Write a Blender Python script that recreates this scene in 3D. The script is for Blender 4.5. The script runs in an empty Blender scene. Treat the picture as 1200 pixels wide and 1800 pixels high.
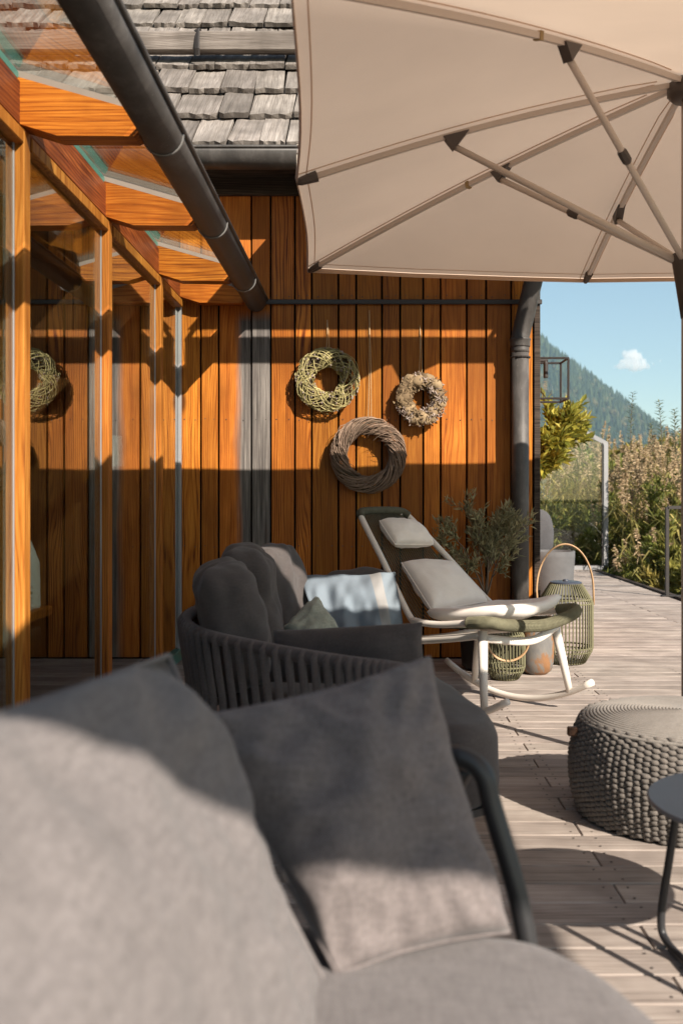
import bpy, math, random
from mathutils import Vector, Matrix, noise
R = math.radians
V = Vector
random.seed(7)
SC = bpy.context.scene
COL = SC.collection

# ------------------------------------------------------------------ camera, sky, sun, exposure
CAM_H = 1.05
cam_d = bpy.data.cameras.new('camera')
cam_d.sensor_fit = 'HORIZONTAL'; cam_d.sensor_width = 24.0; cam_d.lens = 35.0
cam_d.shift_x = -40/1200; cam_d.shift_y = -30/1200
cam_d.clip_start = 0.05; cam_d.clip_end = 20000
cam_d.dof.use_dof = True; cam_d.dof.focus_distance = 5.3; cam_d.dof.aperture_fstop = 3.4
cam = bpy.data.objects.new('camera', cam_d); COL.objects.link(cam)
cam.location = (0, 0, CAM_H); cam.rotation_euler = (R(90), 0, 0)
SC.camera = cam

SUN = V((0.72, -1.0, 0.75)).normalized()          # direction towards the sun
world = bpy.data.worlds.new('World'); SC.world = world; world.use_nodes = True
wn = world.node_tree.nodes; wl = world.node_tree.links
sky = wn.new('ShaderNodeTexSky'); sky.sky_type = 'NISHITA'; sky.sun_disc = False
sky.sun_elevation = math.asin(SUN.z); sky.sun_rotation = math.atan2(SUN.x, SUN.y)
sky.air_density = 1.0; sky.dust_density = 0.6; sky.ozone_density = 0.35; sky.altitude = 600
bg = wn['Background']; bg.inputs['Strength'].default_value = 0.076
tint = wn.new('ShaderNodeMix'); tint.data_type = 'RGBA'; tint.blend_type = 'MULTIPLY'; tint.inputs[0].default_value = 1.0
tint.inputs[7].default_value = (0.90, 0.94, 0.86, 1)                 # warm white balance of the photograph
wl.new(sky.outputs[0], tint.inputs[6]); wl.new(tint.outputs[2], bg.inputs['Color'])
sun_d = bpy.data.lights.new('sun', 'SUN'); sun_d.energy = 5.0; sun_d.angle = R(0.53); sun_d.color = (1.0, 0.90, 0.78)
sun = bpy.data.objects.new('sun', sun_d); COL.objects.link(sun)
sun.rotation_euler = SUN.to_track_quat('Z', 'Y').to_euler(); sun.location = (4, -5, 8)
SC.view_settings.view_transform = 'Standard'; SC.view_settings.look = 'None'
SC.view_settings.exposure = 1.06; SC.view_settings.gamma = 1.0
SC.cycles.use_denoising = True
SC.cycles.max_bounces = 10; SC.cycles.transparent_max_bounces = 24; SC.cycles.diffuse_bounces = 5
SC.cycles.volume_bounces = 5; SC.cycles.sample_clamp_indirect = 8.0
SC.cycles.caustics_reflective = False; SC.cycles.caustics_refractive = False

def at(x, y, Y):                                   # photograph pixel -> point at real distance Y
    return V(((x-640)*Y/1750, Y, CAM_H-(y-870)*Y/1750))

# ------------------------------------------------------------------ node helper
class N:
    def __init__(s, name):
        s.m = bpy.data.materials.new(name); s.m.use_nodes = True
        s.t = s.m.node_tree; s.n = s.t.nodes; s.l = s.t.links
        s.b = s.n['Principled BSDF']; s.out = s.n['Material Output']
    def new(s, typ, **kw):
        n = s.n.new(typ)
        for k, v in kw.items(): setattr(n, k, v)
        return n
    def lk(s, a, b): s.l.new(a, b)
    def setin(s, sock, v):
        if hasattr(v, 'is_linked') or hasattr(v, 'links'): s.lk(v, sock)
        else: sock.default_value = v
    def math(s, op, a, b=None, c=None, clamp=False):
        n = s.new('ShaderNodeMath', operation=op); n.use_clamp = clamp
        s.setin(n.inputs[0], a)
        if b is not None: s.setin(n.inputs[1], b)
        if c is not None: s.setin(n.inputs[2], c)
        return n.outputs[0]
    def vmath(s, op, a, b):
        n = s.new('ShaderNodeVectorMath', operation=op); s.setin(n.inputs[0], a); s.setin(n.inputs[1], b)
        return n.outputs[0]
    def coord(s, kind='Object', scale=(1, 1, 1), rnd=0.0):
        c = s.new('ShaderNodeTexCoord').outputs[kind]
        if rnd:
            r = s.new('ShaderNodeObjectInfo').outputs['Random']
            cb = s.new('ShaderNodeCombineXYZ')
            s.lk(s.math('MULTIPLY', r, rnd), cb.inputs[0]); s.lk(s.math('MULTIPLY', r, rnd*1.7), cb.inputs[1]); s.lk(s.math('MULTIPLY', r, rnd*2.3), cb.inputs[2])
            c = s.vmath('ADD', c, cb.outputs[0])
        return s.vmath('MULTIPLY', c, scale)
    def noise(s, co, scale, detail=4, rough=0.55, dist=0.0):
        n = s.new('ShaderNodeTexNoise'); s.lk(co, n.inputs['Vector'])
        n.inputs['Scale'].default_value = scale; n.inputs['Detail'].default_value = detail
        n.inputs['Roughness'].default_value = rough; n.inputs['Distortion'].default_value = dist
        return n.outputs['Fac']
    def voro(s, co, scale, feat='F1'):
        n = s.new('ShaderNodeTexVoronoi', feature=feat); s.lk(co, n.inputs['Vector']); n.inputs['Scale'].default_value = scale
        return n
    def ramp(s, fac, stops, interp='LINEAR'):
        n = s.new('ShaderNodeValToRGB'); s.lk(fac, n.inputs[0]); e = n.color_ramp.elements
        n.color_ramp.interpolation = interp
        while len(e) < len(stops): e.new(0.5)
        for i, (p, c) in enumerate(stops):
            e[i].position = p; e[i].color = (c, c, c, 1) if isinstance(c, (int, float)) else (*c, 1)
        return n.outputs[0]
    def mix(s, fac, a, b, blend='MIX'):
        n = s.new('ShaderNodeMix', data_type='RGBA', blend_type=blend)
        s.setin(n.inputs[0], fac)
        for i, v in ((6, a), (7, b)):
            if isinstance(v, tuple): n.inputs[i].default_value = (*v, 1)
            else: s.lk(v, n.inputs[i])
        return n.outputs[2]
    def bump(s, h, strength=0.3, dist=0.002):
        n = s.new('ShaderNodeBump'); n.inputs['Strength'].default_value = strength; n.inputs['Distance'].default_value = dist
        s.lk(h, n.inputs['Height']); s.lk(n.outputs[0], s.b.inputs['Normal'])
    def base(s, c, rough=0.6, spec=0.5, metal=0.0):
        if isinstance(c, tuple): s.b.inputs['Base Color'].default_value = (*c, 1)
        else: s.lk(c, s.b.inputs['Base Color'])
        s.setin(s.b.inputs['Roughness'], rough); s.b.inputs['Specular IOR Level'].default_value = spec
        s.b.inputs['Metallic'].default_value = metal
        return s.m

M = {}
def rnd_node(n): return n.new('ShaderNodeObjectInfo').outputs['Random']

def wood(name, dark, mid, light, axis=2, rough=0.55, knots=True, var=0.35, spec=0.16, across=0, fine=1.0, rings=0.165):
    """grain runs along `axis`; `across` is the axis across the face"""
    n = N(name)
    co = n.coord('Object', (1, 1, 1), 9.0)
    s1 = [6, 6, 6]; s1[axis] = 0.75
    n1 = n.noise(n.vmath('MULTIPLY', co, tuple(s1)), 1.0, 2, 0.45)
    sx = n.new('ShaderNodeSeparateXYZ'); n.lk(co, sx.inputs[0])
    ph = n.math('ADD', n.math('MULTIPLY', sx.outputs[across], 58.0*fine), n.math('MULTIPLY', n1, 11.5*fine))
    ring = n.math('MULTIPLY_ADD', n.math('SINE', n.math('MULTIPLY', ph, 6.2832)), 0.5, 0.5)
    ring = n.math('POWER', ring, 2.2)
    s2 = [34, 34, 34]; s2[axis] = 1.6
    medg = n.noise(n.vmath('MULTIPLY', co, tuple(s2)), 1.0, 4, 0.6)
    s3 = [210, 210, 210]; s3[axis] = 5.0
    fineg = n.noise(n.vmath('MULTIPLY', co, tuple(s3)), 1.0, 3, 0.6)
    g = n.math('ADD', n.math('MULTIPLY', medg, 0.55), n.math('MULTIPLY', fineg, 0.55))
    rs = n.math('MULTIPLY_ADD', n.math('FRACT', n.math('MULTIPLY', rnd_node(n), 13.7)), 1.3, 0.25)
    g = n.math('SUBTRACT', g, n.math('MULTIPLY', n.math('MULTIPLY', ring, rings), rs))
    col = n.ramp(g, [(0.26, dark), (0.46, mid), (0.72, light)])
    r = rnd_node(n)
    shade = n.math('ADD', 1.0-var, n.math('MULTIPLY', r, var*1.5))
    hv = n.new('ShaderNodeHueSaturation'); n.lk(col, hv.inputs['Color']); n.lk(shade, hv.inputs['Value'])
    n.lk(n.math('ADD', 0.496, n.math('MULTIPLY', n.math('FRACT', n.math('MULTIPLY', r, 7.3)), 0.012)), hv.inputs['Hue'])
    col = hv.outputs[0]
    h = g
    if knots:
        s4 = [4.2, 4.2, 4.2]; s4[axis] = 1.35; s4[3-axis-across] = 0.0
        kv = n.voro(n.vmath('MULTIPLY', co, tuple(s4)), 1.0)
        sp = n.new('ShaderNodeSeparateColor'); n.lk(kv.outputs['Color'], sp.inputs[0])
        keep = n.math('GREATER_THAN', sp.outputs[0], 0.58)
        k = n.math('MULTIPLY', n.ramp(kv.outputs['Distance'], [(0.05, 1.0), (0.15, 0.0)], 'EASE'), keep)
        col = n.mix(n.math('MULTIPLY', k, 0.85), col, tuple(x*0.22 for x in dark))
    blot = n.noise(n.vmath('MULTIPLY', co, (3.0, 3.0, 1.6)), 1.0, 3, 0.6)
    col = n.mix(n.ramp(blot, [(0.40, 0.0), (0.70, 0.75)]), col, tuple(x*0.5 for x in mid))
    n.base(col, n.math('ADD', rough, n.math('MULTIPLY', fineg, 0.15)), spec)
    n.bump(h, 0.35, 0.002)
    return n

# --- orange stained cladding; two boards under the gutter are bleached grey by water
LD, LM, LL = (0.088, 0.017, 0.004), (0.39, 0.117, 0.014), (0.63, 0.235, 0.034)
M['larch'] = wood('larch_cladding', LD, LM, LL, 2, 0.42, var=0.52).m
M['larch_y'] = wood('larch_beam_y', LD, LM, LL, 1, 0.40, knots=False, var=0.15).m
M['larch_x'] = wood('larch_beam_x', LD, (0.36, 0.098, 0.010), (0.62, 0.22, 0.028), 0, 0.36, knots=True, var=0.12, across=2, rings=0.14).m
M['larch_post'] = wood('larch_post', (0.15, 0.038, 0.007), (0.40, 0.140, 0.022), (0.60, 0.26, 0.055), 2, 0.4, knots=False, var=0.1, rings=0.17).m
M['larch_red'] = wood('larch_red_beam', (0.055, 0.010, 0.005), (0.19, 0.042, 0.012), (0.42, 0.13, 0.03), 1, 0.32, knots=False, var=0.1, across=2).m
def half_grey(name, full):
    n = wood(name, LD, LM, LL, 2, 0.55)
    src = n.b.inputs['Base Color'].links[0].from_socket
    c = n.coord('Object'); sx = n.new('ShaderNodeSeparateXYZ'); n.lk(c, sx.inputs[0])
    wob = n.noise(n.vmath('MULTIPLY', c, (8, 8, 1.5)), 1.0, 3)
    if full: f = n.ramp(wob, [(0.15, 0.8), (0.4, 1.0)])
    else:
        f = n.math('ADD', sx.outputs[0], n.math('MULTIPLY', n.math('SUBTRACT', wob, 0.5), 0.09))
        f = n.ramp(n.math('MULTIPLY_ADD', f, 8.0, 0.35), [(0.3, 0.0), (0.75, 1.0)])
    below = n.ramp(n.math('MULTIPLY_ADD', sx.outputs[2], 4.0, -2.4), [(0.30, 1.0), (0.62, 0.0)])   # rain runs down from the gutter end
    f = n.math('MULTIPLY', f, below)
    gg = n.ramp(n.noise(n.vmath('MULTIPLY', c, (60, 60, 2.0)), 1.0, 5, 0.65), [(0.28, (0.035, 0.031, 0.029)), (0.5, (0.13, 0.115, 0.105)), (0.72, (0.27, 0.245, 0.22))])
    n.lk(n.mix(f, src, gg), n.b.inputs['Base Color'])
    return n.m
M['half_grey'] = half_grey('half_weathered_board', False)
M['grey_board'] = half_grey('weathered_board', True)
M['deck'] = wood('weathered_deck', (0.15, 0.122, 0.106), (0.355, 0.298, 0.262), (0.52, 0.452, 0.402), 0, 0.78, knots=False, var=0.16, spec=0.15, across=1, fine=1.3, rings=0.13).m
M['deck_far'] = wood('bounce_terrace_boards', (0.15, 0.122, 0.106), (0.355, 0.298, 0.262), (0.52, 0.452, 0.402), 0, 0.78, knots=False, var=0.1, spec=0.15, across=1).m
M['shingle'] = wood('grey_shingle', (0.05, 0.042, 0.037), (0.19, 0.166, 0.148), (0.33, 0.295, 0.268), 1, 0.9, knots=False, var=0.35, spec=0.1, rings=0.05).m
M['grey_beam'] = wood('grey_beam', (0.045, 0.037, 0.032), (0.17, 0.146, 0.128), (0.31, 0.275, 0.245), 0, 0.9, knots=True, var=0.1, spec=0.1, across=2).m
M['dark_fascia'] = wood('dark_fascia', (0.014, 0.011, 0.009), (0.05, 0.038, 0.03), (0.12, 0.09, 0.07), 0, 0.8, knots=True, var=0.1, spec=0.2, across=2).m
M['dim_inner_wood'] = wood('dim_inner_wood', (0.05, 0.018, 0.006), (0.16, 0.06, 0.018), (0.28, 0.12, 0.04), 2, 0.5, var=0.2).m  # darkened colour puts the dimness of the room into the boards

def simple(name, c, rough=0.5, spec=0.5, metal=0.0, nz=0.12, scale=12, bump=0.0):
    n = N(name)
    co = n.coord('Object'); f = n.noise(co, scale, 4, 0.6)
    col = n.mix(f, tuple(x*(1-nz*1.6) for x in c), tuple(min(1, x*(1+nz)) for x in c))
    n.base(col, n.math('ADD', rough-0.06, n.math('MULTIPLY', f, 0.14)), spec, metal)
    if bump: n.bump(n.noise(co, scale*14, 2), bump, 0.001)
    return n.m
M['gap'] = simple('dark_gap', (0.012, 0.010, 0.009), 0.95, 0.05)
def zinc():
    n = N('dark_zinc_gutter'); co = n.coord('Object')
    a = n.noise(n.vmath('MULTIPLY', co, (9, 5, 3)), 1.0, 6, 0.7); b = n.noise(co, 70, 3, 0.6)
    col = n.ramp(a, [(0.30, (0.030, 0.027, 0.025)), (0.52, (0.060, 0.054, 0.050)), (0.72, (0.115, 0.105, 0.098))])
    col = n.mix(n.ramp(b, [(0.66, 0.0), (0.74, 0.5)]), col, (0.20, 0.185, 0.17))
    n.base(col, n.math('ADD', 0.38, n.math('MULTIPLY', a, 0.3)), 0.4); n.bump(a, 0.25, 0.004); return n.m
M['zinc'] = zinc()
M['iron'] = simple('dark_iron', (0.035, 0.030, 0.028), 0.55, 0.4, 0.2)
M['clip'] = simple('steel_clip', (0.20, 0.19, 0.18), 0.4, 0.5, 0.6)
M['alu'] = simple('grey_aluminium', (0.27, 0.27, 0.275), 0.45, 0.5, 0.1, 0.08)
M['white_seal'] = simple('white_glazing_bar', (0.55, 0.51, 0.47), 0.45)
M['gasket'] = simple('taupe_gasket', (0.27, 0.215, 0.18), 0.6)
M['pole'] = simple('taupe_pole', (0.42, 0.35, 0.30), 0.4, 0.5, 0.1, 0.05)
M['rib'] = simple('taupe_rib', (0.62, 0.53, 0.46), 0.45, 0.5, 0.0, 0.04)
M['bracket'] = simple('brown_bracket', (0.075, 0.058, 0.05), 0.5)
M['strap_tan'] = simple('tan_strap', (0.36, 0.25, 0.12), 0.8)
M['black_tube'] = simple('black_powder_tube', (0.022, 0.022, 0.024), 0.42, 0.5)
M['charcoal_top'] = simple('charcoal_top', (0.15, 0.15, 0.157), 0.42, 0.5, 0, 0.06)
M['white_frame'] = simple('white_powder_frame', (0.74, 0.68, 0.61), 0.42, 0.4, 0, 0.04)
M['olive_cord'] = simple('olive_cord', (0.17, 0.16, 0.105), 0.8, 0.2, 0, 0.25, 40, 0.4)
M['olive_dark'] = simple('olive_dark_cord', (0.10, 0.098, 0.07), 0.85, 0.2, 0, 0.3, 40, 0.4)
M['lantern_cord'] = simple('lantern_cord', (0.165, 0.155, 0.092), 0.8, 0.2, 0, 0.2, 40, 0.4)
M['bentwood'] = simple('bent_wood_handle', (0.44, 0.27, 0.14), 0.5)
M['leather'] = simple('brown_leather', (0.10, 0.045, 0.022), 0.5)
M['concrete'] = simple('grey_concrete', (0.115, 0.115, 0.118), 0.85, 0.2, 0, 0.25, 9, 0.3)
M['solar'] = simple('solar_disc', (0.05, 0.055, 0.075), 0.3)
M['porcelain'] = simple('white_porcelain', (0.75, 0.75, 0.72), 0.3)
M['green_plate'] = simple('green_glaze', (0.12, 0.28, 0.14), 0.3)
M['paper'] = simple('white_paper', (0.74, 0.74, 0.72), 0.8)
M['room_floor'] = simple('room_floor', (0.055, 0.045, 0.04), 0.5)
M['room_wall'] = simple('room_plaster', (0.22, 0.19, 0.16), 0.9)
M['nail'] = simple('nail_head', (0.05, 0.04, 0.035), 0.6)
M['string'] = simple('twine', (0.50, 0.36, 0.20), 0.9)
M['bark'] = simple('bark', (0.17, 0.125, 0.09), 0.9, 0.1, 0, 0.4, 30, 0.6)

def fabric(name, c, weave=420, var=0.28, blotch=0.12, bump=0.35):
    n = N(name); co = n.coord('Generated') if False else n.coord('Object')
    a = n.noise(n.vmath('MULTIPLY', co, (weave, weave*0.16, weave*0.6)), 1.0, 2, 0.6)
    b = n.noise(n.vmath('MULTIPLY', co, (weave*0.14, weave, weave*0.9)), 1.0, 2, 0.6)
    f = n.math('MULTIPLY', n.math('ADD', a, b), 0.5)
    g = n.noise(co, 5.0, 4, 0.6)
    sl = n.noise(n.vmath('MULTIPLY', co, (150, 150, 26)), 1.0, 3, 0.6); sl2 = n.noise(n.vmath('MULTIPLY', co, (26, 26, 150)), 1.0, 3, 0.6)
    f = n.math('ADD', n.math('MULTIPLY', f, 0.6), n.math('MULTIPLY', n.math('ADD', sl, sl2), 0.2))
    col = n.ramp(f, [(0.30, tuple(x*(1-var) for x in c)), (0.70, tuple(x*(1+var) for x in c))])
    col = n.mix(n.ramp(g, [(0.35, 0.0), (0.7, 1.0)]), col, n.mix(1.0, col, (1-blotch*2,)*3, 'MULTIPLY'))
    n.base(col, 0.92, 0.15)
    n.b.inputs['Sheen Weight'].default_value = 0.12; n.b.inputs['Sheen Roughness'].default_value = 0.5
    n.bump(f, bump, 0.0015)
    return n.m
M['grey_linen'] = fabric('grey_linen', (0.156, 0.141, 0.139), 170, 0.36, 0.04)
M['dark_linen'] = fabric('charcoal_linen', (0.158, 0.136, 0.132), 170, 0.36, 0.04)
M['charcoal'] = fabric('charcoal_fabric', (0.082, 0.070, 0.067), 300)
M['strap'] = fabric('charcoal_strap', (0.12, 0.10, 0.095), 300)
M['sage'] = fabric('sage_linen', (0.34, 0.35, 0.285), 260)
M['cream'] = fabric('cream_cushion', (0.85, 0.78, 0.71), 420, 0.06, 0.05, 0.2)
M['pouf_rope'] = fabric('pouf_rope', (0.165, 0.146, 0.130), 500, 0.45, 0.12, 0.6)
M['pouf_top'] = fabric('pouf_top_rope', (0.23, 0.208, 0.186), 600, 0.35, 0.08, 0.6)
M['grey_seat'] = fabric('grey_outdoor_seat', (0.075, 0.075, 0.08), 300)
def throw_mat():
    n = N('blue_throw')
    uv = n.new('ShaderNodeTexCoord').outputs['UV']; sp = n.new('ShaderNodeSeparateXYZ'); n.lk(uv, sp.inputs[0])
    u = sp.outputs[0]
    stripe = n.ramp(u, [(0.0, (0.155, 0.195, 0.235)), (0.745, (0.16, 0.20, 0.24)), (0.75, (0.27, 0.26, 0.25)), (0.86, (0.27, 0.26, 0.25)), (0.865, (0.17, 0.21, 0.245)), (1.0, (0.17, 0.21, 0.245))])
    w = n.noise(n.vmath('MULTIPLY', uv, (150, 420, 1)), 1.0, 2)
    n.base(n.mix(n.ramp(w, [(0.35, 0.0), (0.65, 0.35)]), stripe, (0.28, 0.30, 0.32)), 0.95, 0.1)
    n.bump(w, 0.4, 0.002)
    return n.m
M['throw'] = throw_mat()
def canopy_mat(name, c, tr=0.42):
    n = N(name); co = n.coord('Object')
    f = n.noise(n.vmath('MULTIPLY', co, (2.2, 2.2, 2.2)), 1.0, 4, 0.6)
    sp = n.noise(co, 60.0, 2, 0.5)
    col = n.mix(f, tuple(x*0.9 for x in c), tuple(min(1, x*1.06) for x in c))
    col = n.mix(n.ramp(sp, [(0.77, 0.0), (0.80, 0.25)]), col, (0.30, 0.22, 0.16))
    d = n.new('ShaderNodeBsdfDiffuse'); t = n.new('ShaderNodeBsdfTranslucent'); mx = n.new('ShaderNodeMixShader')
    n.lk(col, d.inputs[0]); n.lk(col, t.inputs[0]); mx.inputs[0].default_value = tr
    n.lk(d.outputs[0], mx.inputs[1]); n.lk(t.outputs[0], mx.inputs[2]); n.lk(mx.outputs[0], n.out.inputs[0])
    return n.m
M['canopy'] = canopy_mat('beige_canopy', (0.75, 0.585, 0.455), 0.34)
M['awning'] = canopy_mat('shade_awning_cloth', (0.52, 0.45, 0.38), 0.12)
def glass_mat(name, tint, extra=1.0):
    n = N(name)
    lw = n.new('ShaderNodeLayerWeight'); lw.inputs[0].default_value = 0.5
    p = n.math('POWER', lw.outputs['Facing'], 5.0)
    f = n.math('ADD', 0.04, n.math('MULTIPLY', p, 0.96))
    f = n.math('MULTIPLY', f, extra, clamp=True)
    t = n.new('ShaderNodeBsdfTransparent'); t.inputs[0].default_value = (*tint, 1)
    g = n.new('ShaderNodeBsdfGlossy'); g.inputs['Roughness'].default_value = 0.0; g.inputs[0].default_value = (0.96, 0.97, 0.96, 1)
    mx = n.new('ShaderNodeMixShader'); n.lk(f, mx.inputs[0]); n.lk(t.outputs[0], mx.inputs[1]); n.lk(g.outputs[0], mx.inputs[2])
    n.lk(mx.outputs[0], n.out.inputs[0])
    return n.m
M['glass'] = glass_mat('window_glass', (0.60, 0.64, 0.62), 1.9)
M['roof_glass'] = glass_mat('roof_glass', (0.93, 0.95, 0.93), 1.25)
M['clear'] = glass_mat('clear_glass', (0.95, 0.97, 0.96), 1.0)
M['teal_edge'] = simple('teal_glass_edge', (0.07, 0.22, 0.18), 0.3)
def rust():
    n = N('rusty_glaze'); co = n.coord('Object')
    f = n.noise(n.vmath('MULTIPLY', co, (9, 9, 5)), 1.0, 6, 0.65, 0.6)
    col = n.ramp(f, [(0.40, (0.13, 0.125, 0.12)), (0.52, (0.17, 0.155, 0.14)), (0.57, (0.22, 0.11, 0.05)), (0.7, (0.32, 0.16, 0.07))])
    n.base(col, 0.6, 0.4); n.bump(f, 0.4, 0.004); return n.m
M['rust'] = rust()
def leaf(name, c0, c1, tr=0.35, rough=0.5):
    n = N(name)
    r = n.new('ShaderNodeNewGeometry').outputs['Random Per Island']
    col = n.ramp(r, [(0.0, c0), (0.6, tuple((a+b)/2 for a, b in zip(c0, c1))), (1.0, c1)])
    n.base(col, rough, 0.3)
    t = n.new('ShaderNodeBsdfTranslucent'); n.lk(col, t.inputs[0]); mx = n.new('ShaderNodeMixShader'); mx.inputs[0].default_value = tr
    n.lk(n.b.outputs[0], mx.inputs[1]); n.lk(t.outputs[0], mx.inputs[2]); n.lk(mx.outputs[0], n.out.inputs[0])
    return n.m
M['leaf_yellow'] = leaf('yellow_green_leaf', (0.10, 0.115, 0.015), (0.50, 0.43, 0.07))
M['leaf_green'] = leaf('green_leaf', (0.07, 0.095, 0.018), (0.33, 0.34, 0.085))
M['leaf_mid'] = leaf('mid_leaf', (0.10, 0.115, 0.02), (0.42, 0.38, 0.10))
M['leaf_gold'] = leaf('golden_leaf', (0.12, 0.11, 0.025), (0.36, 0.28, 0.07))
M['leaf_olive'] = leaf('olive_leaf', (0.16, 0.16, 0.08), (0.48, 0.44, 0.26), 0.3)
M['reed_leaf'] = leaf('reed_leaf', (0.12, 0.13, 0.03), (0.50, 0.40, 0.14))
M['plume'] = leaf('reed_plume', (0.26, 0.18, 0.10), (0.60, 0.46, 0.29), 0.35, 0.9)
M['willow_leaf'] = leaf('willow_leaf', (0.09, 0.12, 0.06), (0.25, 0.27, 0.15))
M['conifer'] = leaf('conifer', (0.012, 0.028, 0.014), (0.055, 0.075, 0.028), 0.0, 0.9)
M['autumn_tree'] = leaf('autumn_tree', (0.04, 0.045, 0.014), (0.11, 0.085, 0.03), 0.0, 0.9)
M['twig_green'] = leaf('green_twig', (0.20, 0.17, 0.065), (0.50, 0.43, 0.20), 0.0, 0.7)
M['twig_brown'] = leaf('brown_twig', (0.115, 0.075, 0.052), (0.34, 0.24, 0.175), 0.0, 0.8)
M['twig_dark'] = leaf('dark_twig', (0.035, 0.026, 0.018), (0.12, 0.085, 0.05), 0.0, 0.8)
M['moss'] = leaf('dry_moss', (0.12, 0.08, 0.045), (0.36, 0.26, 0.15), 0.1, 0.9)
M['lichen'] = leaf('grey_lichen', (0.19, 0.14, 0.115), (0.46, 0.38, 0.33), 0.1, 0.9)
def ground_mat():
    n = N('meadow'); co = n.coord('Object')
    f = n.noise(co, 0.5, 6, 0.65)
    n.base(n.ramp(f, [(0.3, (0.035, 0.045, 0.014)), (0.6, (0.075, 0.085, 0.028)), (0.8, (0.13, 0.11, 0.05))]), 0.95, 0.1); return n.m
M['ground'] = ground_mat()
def mountain_mat():
    n = N('forest_floor'); co = n.coord('Object')
    f = n.noise(co, 0.012, 6, 0.7)
    n.base(n.ramp(f, [(0.35, (0.014, 0.028, 0.013)), (0.55, (0.032, 0.045, 0.018)), (0.72, (0.075, 0.07, 0.03))]), 1.0, 0.0); return n.m
M['mountain'] = mountain_mat()

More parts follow.
